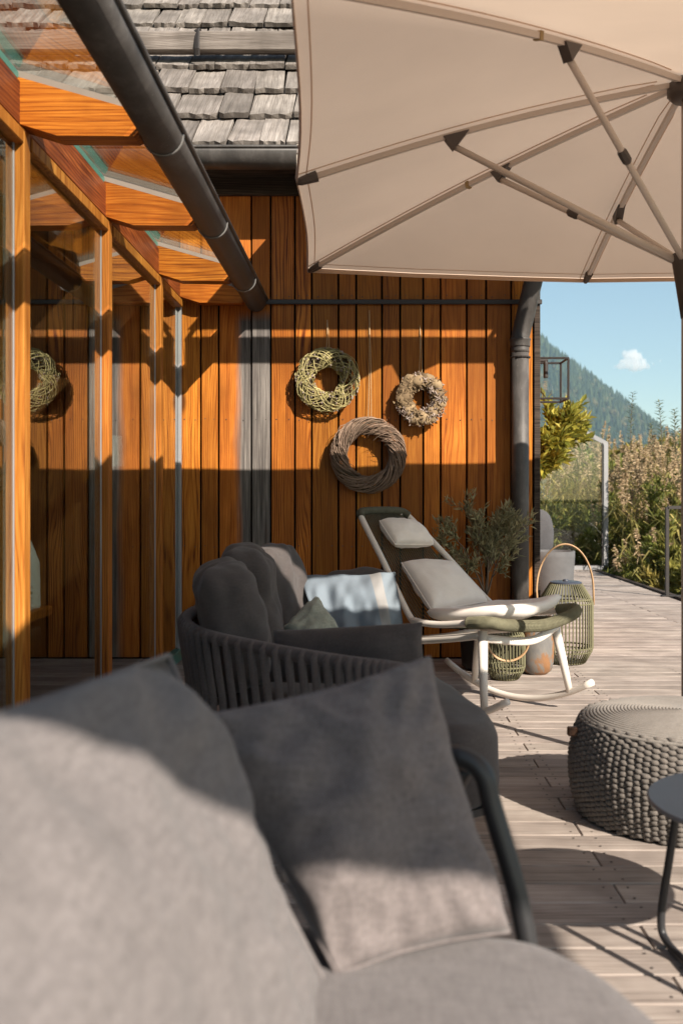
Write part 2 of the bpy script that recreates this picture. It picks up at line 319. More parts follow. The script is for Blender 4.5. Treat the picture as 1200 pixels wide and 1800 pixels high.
# ------------------------------------------------------------------ mesh helpers
class MB:
    def __init__(s): s.v = []; s.f = []; s.uv = None
    def add(s, vs, fs):
        o = len(s.v); s.v += [V(p) for p in vs]; s.f += [tuple(i+o for i in f) for f in fs]; return s
    def box(s, c, d, rot=None, ch=0.0):
        x, y, z = d[0]/2, d[1]/2, d[2]/2
        P = [V((a*x, b*y, e*z)) for e in (-1, 1) for b in (-1, 1) for a in (-1, 1)]
        if rot is not None: P = [rot @ p for p in P]
        return s.add([p+V(c) for p in P], [(0, 2, 3, 1), (4, 5, 7, 6), (0, 1, 5, 4), (2, 6, 7, 3), (0, 4, 6, 2), (1, 3, 7, 5)])
    def cbox(s, c, d, ch, rot=None):
        """box with all its edges chamfered"""
        h = [max(e/2, 1e-4) for e in d]; ch = min(ch, min(h)*0.9)
        P = []; idx = {}
        for sx in (-1, 1):
            for sy in (-1, 1):
                for sz in (-1, 1):
                    sg = (sx, sy, sz)
                    for ax in range(3):
                        p = [sg[i]*(h[i] if i == ax else h[i]-ch) for i in range(3)]
                        idx[(sg, ax)] = len(P); P.append(V(p))
        F = []
        for ax in range(3):
            o = [i for i in range(3) if i != ax]
            for sg in (-1, 1):
                q = []
                for a, b in ((-1, -1), (1, -1), (1, 1), (-1, 1)):
                    t = [0, 0, 0]; t[ax] = sg; t[o[0]] = a; t[o[1]] = b; q.append(idx[(tuple(t), ax)])
                F.append(tuple(q))
        for ax in range(3):                                  # edges running along ax
            o = [i for i in range(3) if i != ax]
            for a in (-1, 1):
                for b in (-1, 1):
                    t0 = [0]*3; t0[o[0]] = a; t0[o[1]] = b; t0[ax] = -1; t1 = list(t0); t1[ax] = 1
                    F.append((idx[(tuple(t0), o[0])], idx[(tuple(t1), o[0])], idx[(tuple(t1), o[1])], idx[(tuple(t0), o[1])]))
        for sx in (-1, 1):
            for sy in (-1, 1):
                for sz in (-1, 1): F.append(tuple(idx[((sx, sy, sz), a)] for a in range(3)))
        if rot is not None: P = [rot @ p for p in P]
        P = [p+V(c) for p in P]
        cen = sum(P, V())/len(P); F2 = []
        for f in F:                                          # outward winding
            a, b, e = P[f[0]], P[f[1]], P[f[2]]
            F2.append(f if (b-a).cross(e-a).dot(a-cen) > 0 else f[::-1])
        return s.add(P, F2)
    def tube(s, path, r, n=8, closed=False, cap=True, flat=1.0, up=None):
        P = [V(p) for p in path]; k = len(P); rr = r if callable(r) else (lambda t: r)
        up0 = V(up) if up else None; rings = []; prev = None
        for i, p in enumerate(P):
            a = P[(i-1) % k] if (closed or i > 0) else P[i]; b = P[(i+1) % k] if (closed or i < k-1) else P[i]
            t = (b-a).normalized() if (b-a).length > 1e-9 else V((0, 0, 1))
            if up0 is not None: x = up0.cross(t)
            elif prev is None: x = t.orthogonal()
            else: x = prev-t*prev.dot(t)
            if x.length < 1e-6: x = t.orthogonal()
            x.normalize(); y = t.cross(x); prev = x
            q = rr(i/max(1, k-1))
            rings.append([p+x*(math.cos(2*math.pi*j/n)*q)+y*(math.sin(2*math.pi*j/n)*q*flat) for j in range(n)])
        vs = [v for ring in rings for v in ring]; fs = []
        for i in range(k if closed else k-1):
            for j in range(n):
                a = i*n+j; b = i*n+(j+1) % n; c = ((i+1) % k)*n+(j+1) % n; d = ((i+1) % k)*n+j
                fs.append((a, b, c, d))
        if cap and not closed: fs += [tuple(range(n))[::-1], tuple((k-1)*n+j for j in range(n))]
        return s.add(vs, fs)
    def lathe(s, prof, n=32, c=(0, 0, 0), cap=True):
        c = V(c); vs = []; fs = []; k = len(prof)
        for r, z in prof:
            for j in range(n): vs.append(c+V((r*math.cos(2*math.pi*j/n), r*math.sin(2*math.pi*j/n), z)))
        for i in range(k-1):
            for j in range(n): fs.append((i*n+j, i*n+(j+1) % n, (i+1)*n+(j+1) % n, (i+1)*n+j))
        if cap: fs += [tuple(range(n))[::-1], tuple((k-1)*n+j for j in range(n))]
        return s.add(vs, fs)
    def prism(s, poly, axis, a, b):
        """poly: list of 2-D points in the plane normal to axis, extruded a..b"""
        def P(u, v, w): return V((w, u, v)) if axis == 0 else V((u, w, v)) if axis == 1 else V((u, v, w))
        k = len(poly); vs = [P(u, v, a) for u, v in poly]+[P(u, v, b) for u, v in poly]
        fs = [tuple(range(k)), tuple(range(k, 2*k))[::-1]]+[(i, i+k, (i+1) % k+k, (i+1) % k) for i in range(k)]
        return s.add(vs, fs)
    def ico(s, c, r, sub=1, sc=(1, 1, 1)):
        t = (1+5**.5)/2
        vs = [V(p).normalized() for p in [(-1, t, 0), (1, t, 0), (-1, -t, 0), (1, -t, 0), (0, -1, t), (0, 1, t), (0, -1, -t), (0, 1, -t), (t, 0, -1), (t, 0, 1), (-t, 0, -1), (-t, 0, 1)]]
        fs = [(0, 11, 5), (0, 5, 1), (0, 1, 7), (0, 7, 10), (0, 10, 11), (1, 5, 9), (5, 11, 4), (11, 10, 2), (10, 7, 6), (7, 1, 8), (3, 9, 4), (3, 4, 2), (3, 2, 6), (3, 6, 8), (3, 8, 9), (4, 9, 5), (2, 4, 11), (6, 2, 10), (8, 6, 7), (9, 8, 1)]
        for _ in range(sub):
            mid = {}; nf = []
            def m(a, b):
                k = (min(a, b), max(a, b))
                if k not in mid: vs.append(((vs[a]+vs[b])/2).normalized()); mid[k] = len(vs)-1
                return mid[k]
            for a, b, e in fs:
                x, y, z = m(a, b), m(b, e), m(e, a); nf += [(a, x, z), (b, y, x), (e, z, y), (x, y, z)]
            fs = nf
        return s.add([V(c)+V((p.x*r*sc[0], p.y*r*sc[1], p.z*r*sc[2])) for p in vs], fs)
    def grid(s, fn, nu, nv, wrap_u=False):
        vs = [fn(i/(nu if wrap_u else nu-1), j/(nv-1)) for j in range(nv) for i in range(nu)]; fs = []
        for j in range(nv-1):
            for i in range(nu if wrap_u else nu-1):
                i2 = (i+1) % nu; fs.append((j*nu+i, j*nu+i2, (j+1)*nu+i2, (j+1)*nu+i))
        return s.add(vs, fs)
    def mesh(s, name, mat, smooth=False):
        me = bpy.data.meshes.new(name); me.from_pydata([tuple(p) for p in s.v], [], s.f)
        if mat: me.materials.append(M[mat] if isinstance(mat, str) else mat)
        if smooth:
            me.polygons.foreach_set('use_smooth', [True]*len(me.polygons))
        me.update(); return me
    def build(s, name, mat, parent=None, smooth=False, loc=None, kind=None):
        """vertices are in world coordinates; loc gives the object an origin there"""
        if loc is not None:
            L = V(loc); s.v = [p-L for p in s.v]
        o = bpy.data.objects.new(name, s.mesh(name, mat, smooth)); COL.objects.link(o)
        if loc is not None: o.location = loc
        par(o, parent)
        if kind: o['kind'] = kind
        return o
def wloc(o):
    p = V(o.location)
    return p+(o.matrix_parent_inverse @ V() if False else V()) if o.parent is None else p
WORLD = {}
def par(o, parent):
    """parent keeping world coordinates (parents are only ever translated)"""
    WORLD[o.name] = V(o.location)
    if parent is not None:
        o.parent = parent; o.matrix_parent_inverse = Matrix.Translation(-WORLD[parent.name])
def tag(o, label, cat, group=None):
    o['label'] = label; o['category'] = cat
    if group: o['group'] = group
    return o
def thing(name, loc, label, cat, group=None):
    o = bpy.data.objects.new(name, None); COL.objects.link(o); o.location = loc; o.empty_display_size = 0.1
    WORLD[o.name] = V(loc)
    return tag(o, label, cat, group)
def inst(me, name, loc, parent, rot=None, scale=None):
    o = bpy.data.objects.new(name, me); COL.objects.link(o); o.location = loc
    if rot is not None: o.rotation_euler = rot
    if scale is not None: o.scale = scale
    par(o, parent); return o
def crom(P, n=8, closed=False):
    P = [V(p) for p in P]; out = []; k = len(P)
    for i in range(k if closed else k-1):
        p0 = P[(i-1) % k] if (closed or i > 0) else P[0]*2-P[1]
        p1 = P[i]; p2 = P[(i+1) % k]
        p3 = P[(i+2) % k] if (closed or i+2 < k) else P[-1]*2-P[-2]
        for j in range(n):
            t = j/n
            out.append(0.5*((2*p1)+(p2-p0)*t+(2*p0-5*p1+4*p2-p3)*t*t+(3*p1-p0-3*p2+p3)*t**3))
    if not closed: out.append(P[-1])
    return out
def nz(p, s, seed=0.0): return noise.noise(V(p)*s+V((seed, seed*1.3, -seed)))

def soft_box(c, ax, dims, e=4.0, n=14, wrinkle=0.012, seed=0.0, sag=0.0):
    """cushion: rounded superellipsoid box; ax = three unit axes"""
    m = MB(); h = [d/2 for d in dims]; A = [V(a).normalized() for a in ax]; c = V(c)
    seen = {}
    def shp(q):
        L = (abs(q[0])**e+abs(q[1])**e+abs(q[2])**e)**(1/e)
        p = [x/L for x in q]
        w = c+A[0]*p[0]*h[0]+A[1]*p[1]*h[1]+A[2]*p[2]*h[2]
        nrm = (A[0]*p[0]+A[1]*p[1]+A[2]*p[2]).normalized()
        d = nz(w, 7, seed)*wrinkle+nz(w, 16, seed+3)*wrinkle*0.5
        if sag: d -= sag*max(0, 1-(p[0]**2+p[1]**2))*0
        return w+nrm*d
    for axn in range(3):
        o = [i for i in range(3) if i != axn]
        for sg in (-1, 1):
            ids = []
            for j in range(n+1):
                for i in range(n+1):
                    q = [0, 0, 0]; q[axn] = sg; q[o[0]] = math.tan((i/n*2-1)*math.pi/4); q[o[1]] = math.tan((j/n*2-1)*math.pi/4)
                    key = tuple(round(x, 5) for x in q)
                    if key not in seen: seen[key] = len(m.v); m.v.append(shp(q))
                    ids.append(seen[key])
            flip = (sg < 0) != (axn == 1)
            for j in range(n):
                for i in range(n):
                    f = (ids[j*(n+1)+i], ids[j*(n+1)+i+1], ids[(j+1)*(n+1)+i+1], ids[(j+1)*(n+1)+i])
                    m.f.append(f[::-1] if flip else f)
    return m
def pillow(TL, TR, BR, BL, t, n=26, wrinkle=0.006, seed=0.0, pinch=0.07, pw=0.42):
    """scatter cushion through four corners, puffed to thickness t, pinched sides, creased corners"""
    m = MB(); TL, TR, BR, BL = map(V, (TL, TR, BR, BL))
    nr = ((BR-TL).cross(TR-BL)).normalized(); cen = (TL+TR+BR+BL)/4
    size = ((TR-TL).length+(BL-TL).length)/2
    ids = {}
    for side in (1, -1):
        for j in range(n+1):
            for i in range(n+1):
                edge = i in (0, n) or j in (0, n)
                if edge and side < 0: ids[(side, i, j)] = ids[(1, i, j)]; continue
                u = -math.cos(math.pi*i/n); v = -math.cos(math.pi*j/n)
                u = 0.6*u+0.4*(2*i/n-1); v = 0.6*v+0.4*(2*j/n-1)
                uu = u*(1-pinch*(1-v*v)); vv = v*(1-pinch*(1-u*u))
                a, b = (uu+1)/2, (vv+1)/2
                p = TL*(1-a)*(1-b)+TR*a*(1-b)+BR*a*b+BL*(1-a)*b
                th = ((1-u**2)*(1-v**2))**pw*t/2
                d = nz(p, 9/size*0.4, seed+side)*wrinkle*2+nz(p, 9/size, seed+side*5)*wrinkle
                ang = math.atan2(v, u); rad = min(1, math.hypot(u, v)/1.3)
                d += math.sin(ang*22+seed*3)*wrinkle*0.7*rad**3*(1-max(abs(u), abs(v))**8)
                ids[(side, i, j)] = len(m.v); m.v.append(p+nr*side*(th+(0 if edge else d)))
        for j in range(n):
            for i in range(n):
                f = (ids[(side, i, j)], ids[(side, i, j+1)], ids[(side, i+1, j+1)], ids[(side, i+1, j)])
                m.f.append(f if side > 0 else f[::-1])
    m.edge = [m.v[ids[(1, i, 0)]].copy() for i in range(n)]+[m.v[ids[(1, n, j)]].copy() for j in range(n)]+[m.v[ids[(1, i, n)]].copy() for i in range(n, 0, -1)]+[m.v[ids[(1, 0, j)]].copy() for j in range(n, 0, -1)]
    return m
def piped(m, name, mat, rad=0.003):
    e = m.edge; o = m.build(name, mat, smooth=True)
    MB().tube(e, rad, 6, closed=True).build('piping', mat, o, smooth=True)
    return o
def slab_cushion(outline, z0, z1, rnd=0.05, n=6, crown=0.02, seed=0.0, dens=6, wr=0.006):
    """seat cushion from a plan outline with rounded edges and a slightly crowned top"""
    P = crom([(x, y, 0) for x, y in outline], dens, True); k = len(P)
    cen = sum(P, V())/k; m = MB(); rings = []
    nrm = []
    for i in range(k):
        t = (P[(i+1) % k]-P[i-1]).normalized(); q = V((t.y, -t.x, 0))
        if q.dot(P[i]-cen) < 0: q = -q
        nrm.append(q)
    prof = []
    for j in range(n+1):
        a = -math.pi/2+math.pi/2*j/n; prof.append((-(rnd)*(1-math.cos(a)), z0+rnd+rnd*math.sin(a)))
    for j in range(n+1):
        a = math.pi/2*j/n; prof.append((-(rnd)*(1-math.cos(a)), z1-rnd+rnd*math.sin(a)))
    for off, z in prof: rings.append([P[i]+nrm[i]*off+V((0, 0, z)) for i in range(k)])
    last = rings[-1]; K = 9
    for q in range(1, K):
        f = q/K; rings.append([last[i].lerp(V((cen.x, cen.y, z1)), f)+V((0, 0, crown*(1-(1-f)**2))) for i in range(k)])
    for r in rings:
        for p in r:
            p2 = p+V((0, 0, 0)); d = nz(p, 6, seed)*wr*1.6+nz(p, 18, seed+2)*wr*0.5
            p += V((0, 0, d)) if p.z > (z0+z1)/2 else V((d, d, 0))
    for r in rings: m.v += r
    for i in range(len(rings)-1):
        for j in range(k): m.f.append((i*k+j, i*k+(j+1) % k, (i+1)*k+(j+1) % k, (i+1)*k+j))
    m.v.append(V((cen.x, cen.y, z1+crown))); c = len(m.v)-1; b = (len(rings)-1)*k
    m.f += [(b+j, b+(j+1) % k, c) for j in range(k)]; m.f.append(tuple(range(k))[::-1])
    return m

# ------------------------------------------------------------------ ground, deck, mountain
D = 6.4                                            # distance of the timber wall
g = MB().add([(-3000, -350, -0.75), (3000, -350, -0.75), (3000, 3250, -0.75), (-3000, 3250, -0.75)], [(0, 1, 2, 3)]).build('ground', 'ground'); g['kind'] = 'structure'
deck = MB().box((1.0, 7.2, -0.10), (4.5, 13.8, 0.10)).build('deck', 'gap', loc=(1.0, 7.2, -0.05)); deck['kind'] = 'structure'
for nm_, c_, d_ in (('bounce_terrace', (0.5, -3.9, -0.06), (11.0, 8.2, 0.12)), ('bounce_terrace', (5.7, 4.9, -0.06), (5.0, 9.3, 0.12))):
    t_ = MB().box(c_, d_).build(nm_, 'deck_far'); t_['kind'] = 'structure'  # unseen deck slabs added to bounce warm light
PITCH = 0.1277
def board_mesh(L, key={}):
    k = round(L, 3)
    if k not in key: key[k] = MB().cbox((0, 0, 0), (L-0.004, PITCH-0.0045, 0.026), 0.003).mesh('deck_board', 'deck')
    return key[k]
row = 0; y = 0.35
y = 2.18-PITCH*14-PITCH/2
rr = random.Random(3)
while y < 14.05:
    xl = -1.24 if y < D+0.02 else 0.95
    xr = 3.12+0.012*max(0, y-9)
    cuts = [xl]
    j0 = 0.672 if row % 2 == 0 else 1.236
    for q in (j0-2.2, j0, j0+1.9):
        if xl+0.15 < q < xr-0.15: cuts.append(q)
    cuts.append(xr)
    for a, b in zip(cuts, cuts[1:]):
        inst(board_mesh(b-a), 'deck_board', ((a+b)/2, y, -0.0145+rr.uniform(-0.0012, 0.0008)), deck)
    y += PITCH; row += 1
scr = MB()
for i in range(40):
    for X in (-0.95, -0.35, 0.25, 0.64, 0.705, 1.205, 1.27, 1.85, 2.45):
        yy = 2.18-PITCH*14-PITCH/2+PITCH*(i+6)
        if X < 0.3 or yy < 6.3:
            for dd in (-0.035, 0.035): scr.lathe([(0.0038, 0.0), (0.0036, 0.0008)], 6, (X+rr.uniform(-.004, .004), yy+dd, -0.0006))
scr.build('screws', 'nail', deck, kind='stuff')
e = MB().cbox((3.24, 11.6, -0.03), (0.07, 4.6, 0.07), 0.006).build('deck_edge_rail', 'dark_fascia', deck)

# mountain, a forested flank that falls from left to right
def mtn_h(X, Y):
    px = 640+X*1750/2600
    ridge = 1.05+(870-(598+(px-950)*(0.80 if px > 950 else 0.25)))*2600/1750
    dy = (Y-2600)/800.0
    z = ridge*max(0, 1+dy*0.95) if dy < 0 else ridge*(1-dy*0.2)
    z += nz((X, Y, 0), 1/220, 3)*16+nz((X, Y, 0), 1/70, 8)*9
    return z
mt = MB(); nx, ny = 90, 40
mt.grid(lambda u, v: V((-600+u*2400, 1450+v*1500, max(-8, mtn_h(-600+u*2400, 1450+v*1500)))), nx, ny)
mo = mt.build('mountain', 'mountain', smooth=True); mo['kind'] = 'structure'
fr = random.Random(11); fo = MB()
for i in range(9000):
    X = fr.uniform(250, 1250); Y = fr.uniform(1650, 2640); z = mtn_h(X, Y)
    if not 0.15 < X/Y < 0.36 or z < 0: continue
    h = fr.uniform(13, 27); r = h*fr.uniform(0.16, 0.24); ph = fr.random()*6
    vs = [V((X+r*math.cos(ph+a*1.2566), Y+r*math.sin(ph+a*1.2566), z+h*0.08)) for a in range(5)]+[V((X, Y, z+h))]
    fo.add(vs, [(a, (a+1) % 5, 5) for a in range(5)])
f2 = fo.build('mountain_forest', 'conifer', kind='stuff'); f2['label'] = 'dense dark conifer forest covering the mountain flank'; f2['category'] = 'forest'
fo = MB()
for i in range(1500):
    X = fr.uniform(250, 1250); Y = fr.uniform(1600, 2500); z = mtn_h(X, Y)
    if not 0.15 < X/Y < 0.36 or z < 0 or z > 250+fr.uniform(-90, 90): continue
    fo.ico((X, Y, z+6), fr.uniform(5, 9), 0, (1, 1, 1.2))
f3 = fo.build('autumn_forest', 'autumn_tree', kind='stuff'); f3['label'] = 'yellowing broadleaf trees among the mountain conifers'; f3['category'] = 'forest'

# ------------------------------------------------------------------ timber house
house = thing('timber_house', (0, D, 0), 'timber house with orange vertical boards and grey shingle roof', 'house')
XC = 1.127
wall = MB().box((-1.9, D+0.09, 1.42), (6.0, 0.10, 3.2)).build('wall', 'gap', house)
side = MB().box((XC-0.06, D+2.0, 1.42), (0.08, 3.7, 3.2)).build('side_wall', 'larch', house)
SCL = 1750/D
edges_px = [315, 352.5, 384, 441.5, 475.5, 518, 547.5, 594.5, 625.7, 671, 703, 743.5, 774, 820, 854, 898, 937]
ex = [(p-640)/SCL for p in edges_px]
left = [ex[0]]
alt = [0.155, 0.115, 0.17, 0.13]
while left[-1] > -4.7: left.append(left[-1]-alt[len(left) % 4])
ex = sorted(left[1:])+ex
br = random.Random(5)
nail = MB()
for a, b in zip(ex, ex[1:]):
    c = (a+b)/2; w = b-a-0.012
    mat = 'larch' if c > -1.2 else 'dim_inner_wood'
    if abs(a-(441.5-640)/SCL) < 1e-3: mat = 'grey_board'
    if abs(a-(384-640)/SCL) < 1e-3: mat = 'half_grey'
    o = MB().cbox((0, 0, 0), (w, 0.026, 2.97), 0.003).mesh('board', mat)
    inst(o, 'board', (c, D+0.013+br.uniform(-0.002, 0.002), 1.49), wall)
    for zz in (0.72, 1.535, 2.33):
        for q in (-0.28, 0.28): nail.ico((c+q*w, D+br.uniform(-0.002, 0.0), zz+br.uniform(-0.006, 0.006)), 0.0042, 0, (1, 0.7, 1))
nail.build('nails', 'nail', house, kind='stuff')
MB().cbox((XC-0.018, D+0.02, 1.49), (0.04, 0.07, 2.98), 0.004).build('corner_trim', 'dark_fascia', house)
# fascia, eaves soffit
MB().cbox((-0.9, D-0.03, 3.035), (5.2, 0.05, 0.13), 0.004).build('fascia', 'dark_fascia', house)
MB().box((-0.9, D-0.17, 3.09), (5.2, 0.34, 0.02)).build('soffit', 'dark_fascia', house)
# roof
roof = MB()
EY, EZ = 6.03, 3.165
SL = math.sqrt(.5)
roof.add([(-4.2, EY+0.02, EZ-0.035), (1.45, EY+0.02, EZ-0.035), (1.45, EY+2.82, EZ+2.765), (-4.2, EY+2.82, EZ+2.765),
          (-4.2, EY+0.05, EZ-0.09), (1.45, EY+0.05, EZ-0.09), (1.45, EY+2.85, EZ+2.70), (-4.2, EY+2.85, EZ+2.70)],
         [(0, 1, 2, 3), (7, 6, 5, 4), (0, 4, 5, 1), (1, 5, 6, 2), (3, 2, 6, 7), (0, 3, 7, 4)])
roof = roof.build('roof', 'gap', house)
sr = random.Random(21)
def shingle_mesh(w, seed):
    """split shingle: wedge with rough butt edge"""
    q = random.Random(seed); L = 0.56; m = MB(); nu = 6
    top = []; bot = []
    for v, yv in enumerate((0.0, 0.02, 0.3, L)):
        th = 0.034*(1-0.55*yv/L)
        for i in range(nu+1):
            x = (i/nu-0.5)*w
            jag = q.uniform(-0.020, 0.014) if v == 0 else 0
            jag2 = (q.uniform(-0.004, 0.003) if v < 3 else 0)+q.uniform(-0.003, 0.003)
            top.append(V((x, yv+jag+(0.004 if v == 1 else 0), th+jag2))); bot.append(V((x, yv+jag*0.6, 0)))
    k = nu+1; n0 = len(top); fs = []
    for v in range(3):
        for i in range(nu):
            fs.append((v*k+i, v*k+i+1, (v+1)*k+i+1, (v+1)*k+i)); fs.append((n0+v*k+i, n0+(v+1)*k+i, n0+(v+1)*k+i+1, n0+v*k+i+1))
        fs.append((v*k, (v+1)*k, n0+(v+1)*k, n0+v*k)); fs.append((v*k+nu, n0+v*k+nu, n0+(v+1)*k+nu, (v+1)*k+nu))
    for i in range(nu): fs.append((i, n0+i, n0+i+1, i+1))
    m.add(top+bot, fs); return m.mesh('shingle', 'shingle')
SH = [shingle_mesh(0.15+0.017*(i//3), i) for i in range(24)]
SHW = [0.15+0.017*(i//3) for i in range(24)]
EXPO = 0.272/SL
for rw in range(-1, 8):
    x = -3.6+sr.uniform(0, 0.15)
    d = max(0, rw)*EXPO
    if rw < 0: d = -0.045
    while x < 1.4:
        i = sr.randrange(24); w = SHW[i]
        xx = x+w/2
        if xx < 1.46:
            lift = (0.058 if rw >= 0 else 0.012)
            py = EY+(d+sr.uniform(-0.016, 0.016))*SL; pz = EZ+(d)*SL
            nrm = V((0, -SL, SL))
            pos = V((xx, py, pz-0.03))+nrm*(lift-0.028)
            inst(SH[i], 'shingle', pos, roof, (R(45)-R(4.4)+sr.uniform(-0.02, 0.02), sr.uniform(-0.03, 0.03), sr.uniform(-0.035, 0.035)))
        x += w+sr.uniform(0.004, 0.016)
# snow beam with iron straps
def roofpt(x, s, h): return V((x, EY+s*SL-h*SL, EZ+s*SL+h*SL))
sb = MB().cbox(roofpt(-0.9, 1.26, 0.135), (4.6, 0.13, 0.13), 0.012, Matrix.Rotation(R(12), 3, 'X')).build('snow_beam', 'grey_beam', house)
for x in (-1.135, 0.4, -2.7):
    c = roofpt(x, 1.26, 0.135)
    MB().tube([c+V((0, 0.075, 0.05)), c+V((0, 0.06, 0.078)), c+V((0, -0.02, 0.082)), c+V((0, -0.07, 0.06)), c+V((0, -0.075, -0.07)), c+V((0, -0.06, -0.11))], 0.022, 6, flat=0.25, up=(0, 0, 1) if False else None).build('bracket', 'iron', sb)
# eaves gutter (half round, open top) and downpipe
def gutter_mesh(P0, P1, r, a0, a1, n=14, th=0.004):
    """open half-round channel from P0 to P1"""
    P0, P1 = V(P0), V(P1); t = (P1-P0).normalized(); x = V((0, 0, 1)).cross(t).normalized(); z = V((0, 0, 1))
    m = MB(); vs = []
    for P in (P0, P1):
        for rad in (r, r-th):
            for i in range(n+1):
                a = a0+(a1-a0)*i/n; vs.append(P+x*math.cos(a)*rad+z*math.sin(a)*rad)
    k = n+1; fs = []
    for i in range(n):
        fs.append((i, i+1, 2*k+i+1, 2*k+i)); fs.append((k+i, 3*k+i, 3*k+i+1, k+i+1))
        fs.append((i, k+i, k+i+1, i+1)); fs.append((2*k+i, 2*k+i+1, 3*k+i+1, 3*k+i))
    fs += [(0, 2*k, 3*k, k), (n, k+n, 3*k+n, 2*k+n)]
    m.add(vs, fs); return m, P0+x*math.cos(a0)*r+z*math.sin(a0)*r, P0+x*math.cos(a1)*r+z*math.sin(a1)*r
GY, GZ = 6.00, 3.115
gm, _, _ = gutter_mesh((-3.4, GY, GZ), (1.42, GY, GZ), 0.098, math.pi, 2*math.pi)
gm.tube([(-3.4, GY-0.098, GZ+0.004), (1.42, GY-0.098, GZ+0.004)], 0.010, 8)
gm.tube([(-3.4, GY+0.098, GZ+0.004), (1.42, GY+0.098, GZ+0.004)], 0.005, 6)
gut = gm.build('gutter', 'zinc', house, smooth=True)
PX, PY = 0.985, D-0.105
path = crom([(1.165, 6.03, 3.02), (1.15, 6.06, 2.9), (1.075, 6.17, 2.50), (1.005, 6.28, 2.14), (PX, PY, 2.04), (PX, PY, 1.95)], 6)
MB().tube(path, 0.058, 18).build('downpipe_elbow', 'zinc', house, smooth=True)
dp = MB().tube([(PX, PY, 2.03), (PX, PY, 1.0), (PX, PY, 0.015)], 0.055, 20).build('downpipe', 'zinc', house, smooth=True)
MB().lathe([(0.061, 0), (0.064, 0.008), (0.064, 0.04), (0.068, 0.045), (0.068, 0.052), (0.060, 0.055)], 20, (PX, PY, 1.985)).build('collar', 'zinc', dp, smooth=True)
for zz in (1.92, 0.35):
    mbk = MB().tube([(PX+math.cos(a)*0.060, PY+math.sin(a)*0.060, zz) for a in [2*math.pi*i/16 for i in range(16)]], 0.006, 6, closed=True)
    mbk.tube([(PX+0.02, PY+0.055, zz), (PX+0.02, D, zz)], 0.006, 6); mbk.build('pipe_clamp', 'iron', dp)
# flat iron rail across the boards
z = CAM_H+(870-531.5)/SCL
rl = MB().cbox(((462+951)/2/SCL-640/SCL, D-0.022, z), (489/SCL, 0.02, 0.030), 0.003).build('wall_rail', 'iron', house)
for px in (470, 620, 770, 925): MB().box(((px-640)/SCL, D-0.004, z), (0.02, 0.016, 0.022)).build('spacer', 'iron', rl)

# awning added to cast the wall's upper shadow band, hidden behind the parasol
aw = thing('shade_awning', (0.6, D-0.05, 2.9), 'unseen beige awning added under the eaves to shade the boards', 'awning')
AY = 5.3
AX0, AX1 = -0.36, 1.66
MB().cbox((0.65, D-0.13, 3.0), (AX1-AX0, 0.12, 0.07), 0.02).build('cassette', 'pole', aw)
MB().add([(AX0, AY+0.02, 2.925), (AX1, AY+0.02, 2.925), (AX1, D-0.13, 2.995), (AX0, D-0.13, 2.995), (AX0, AY+0.02, 2.921), (AX1, AY+0.02, 2.921), (AX1, D-0.13, 2.991), (AX0, D-0.13, 2.991)],
         [(0, 1, 2, 3), (7, 6, 5, 4), (0, 4, 5, 1), (3, 2, 6, 7)]).build('cloth', 'awning', aw)
poly = [(AX0, 2.885), (AX0, 2.725), (0.42, 2.722), (0.50, 2.70)]
for i in range(9):
    a = math.pi*i/8; poly.append((0.61-0.10*math.cos(a), 2.69-0.20*math.sin(a)**0.8))
poly += [(0.74, 2.60), (0.93, 2.71), (0.97, 2.715), (1.02, 2.62), (1.10, 2.64), (1.28, 2.725), (AX1, 2.725), (AX1, 2.885)]
MB().prism(poly, 1, AY-0.004, AY+0.004).build('shadow_valance', 'awning', aw)  # lower edge cut to shape the shadow line on the boards
MB().cbox((0.65, AY, 2.876), (AX1-AX0, 0.025, 0.022), 0.004).build('front_bar', 'pole', aw)
for x in (AX0+0.02, AX1-0.06):
    MB().tube([(x, AY, 2.885), (x, AY+0.05, 2.90), (x, D-0.15, 2.965)], 0.016, 8).build('arm', 'pole', aw)

# ------------------------------------------------------------------ sunroom (glass lean-to on the left)
GX = -1.17
sun_r = thing('sunroom', (GX, 4.5, 0), 'glass sunroom with orange timber posts, rafters and dark gutter', 'sunroom')
POST = [2.26, 3.38, 4.50, 5.66]
PH = 2.30
for py in POST:
    MB().cbox((GX-0.008, py+0.035, PH/2), (0.046, 0.065, PH), 0.004).build('post', 'larch_post', sun_r, loc=(GX, py, 0))
    if py == POST[-1]: MB().cbox((GX-0.056, py+0.045, PH/2), (0.046, 0.045, PH), 0.004).build('post', 'larch_post', sun_r, loc=(GX-0.056, py, 0))
    MB().cbox((GX-0.044, py-0.006, PH/2), (0.018, 0.022, PH-0.02), 0.003).build('glazing_bar', 'white_seal', sun_r)
    MB().cbox((GX-0.020, py-0.008, PH/2), (0.010, 0.014, PH-0.02), 0.002).build('glazing_bar', 'alu', sun_r)
    MB().cbox((GX-0.075, py+0.02, PH/2), (0.05, 0.09, PH-0.01), 0.003).build('inner_post', 'larch_post', sun_r, loc=(GX-0.075, py, 0))
MB().cbox((GX-0.01, D-0.03, PH/2), (0.022, 0.04, PH), 0.003).build('post', 'alu', sun_r)
ys = POST+[D-0.065]
for a, b in zip([1.1]+POST, POST+[D-0.065]):
    MB().box((GX-0.02, (a+b)/2+0.045, PH/2+0.03), (0.006, b-a-0.10, PH-0.10)).build('window_pane', 'glass', sun_r)
    MB().cbox((GX-0.02, (a+b)/2+0.045, 0.035), (0.06, b-a-0.085, 0.07), 0.004).build('sill', 'larch_y' if b < 6 else 'teal_edge', sun_r)
    MB().cbox((GX-0.01, (a+b)/2+0.045, PH-0.03), (0.05, b-a-0.085, 0.05), 0.004).build('head_bar', 'larch_post', sun_r)
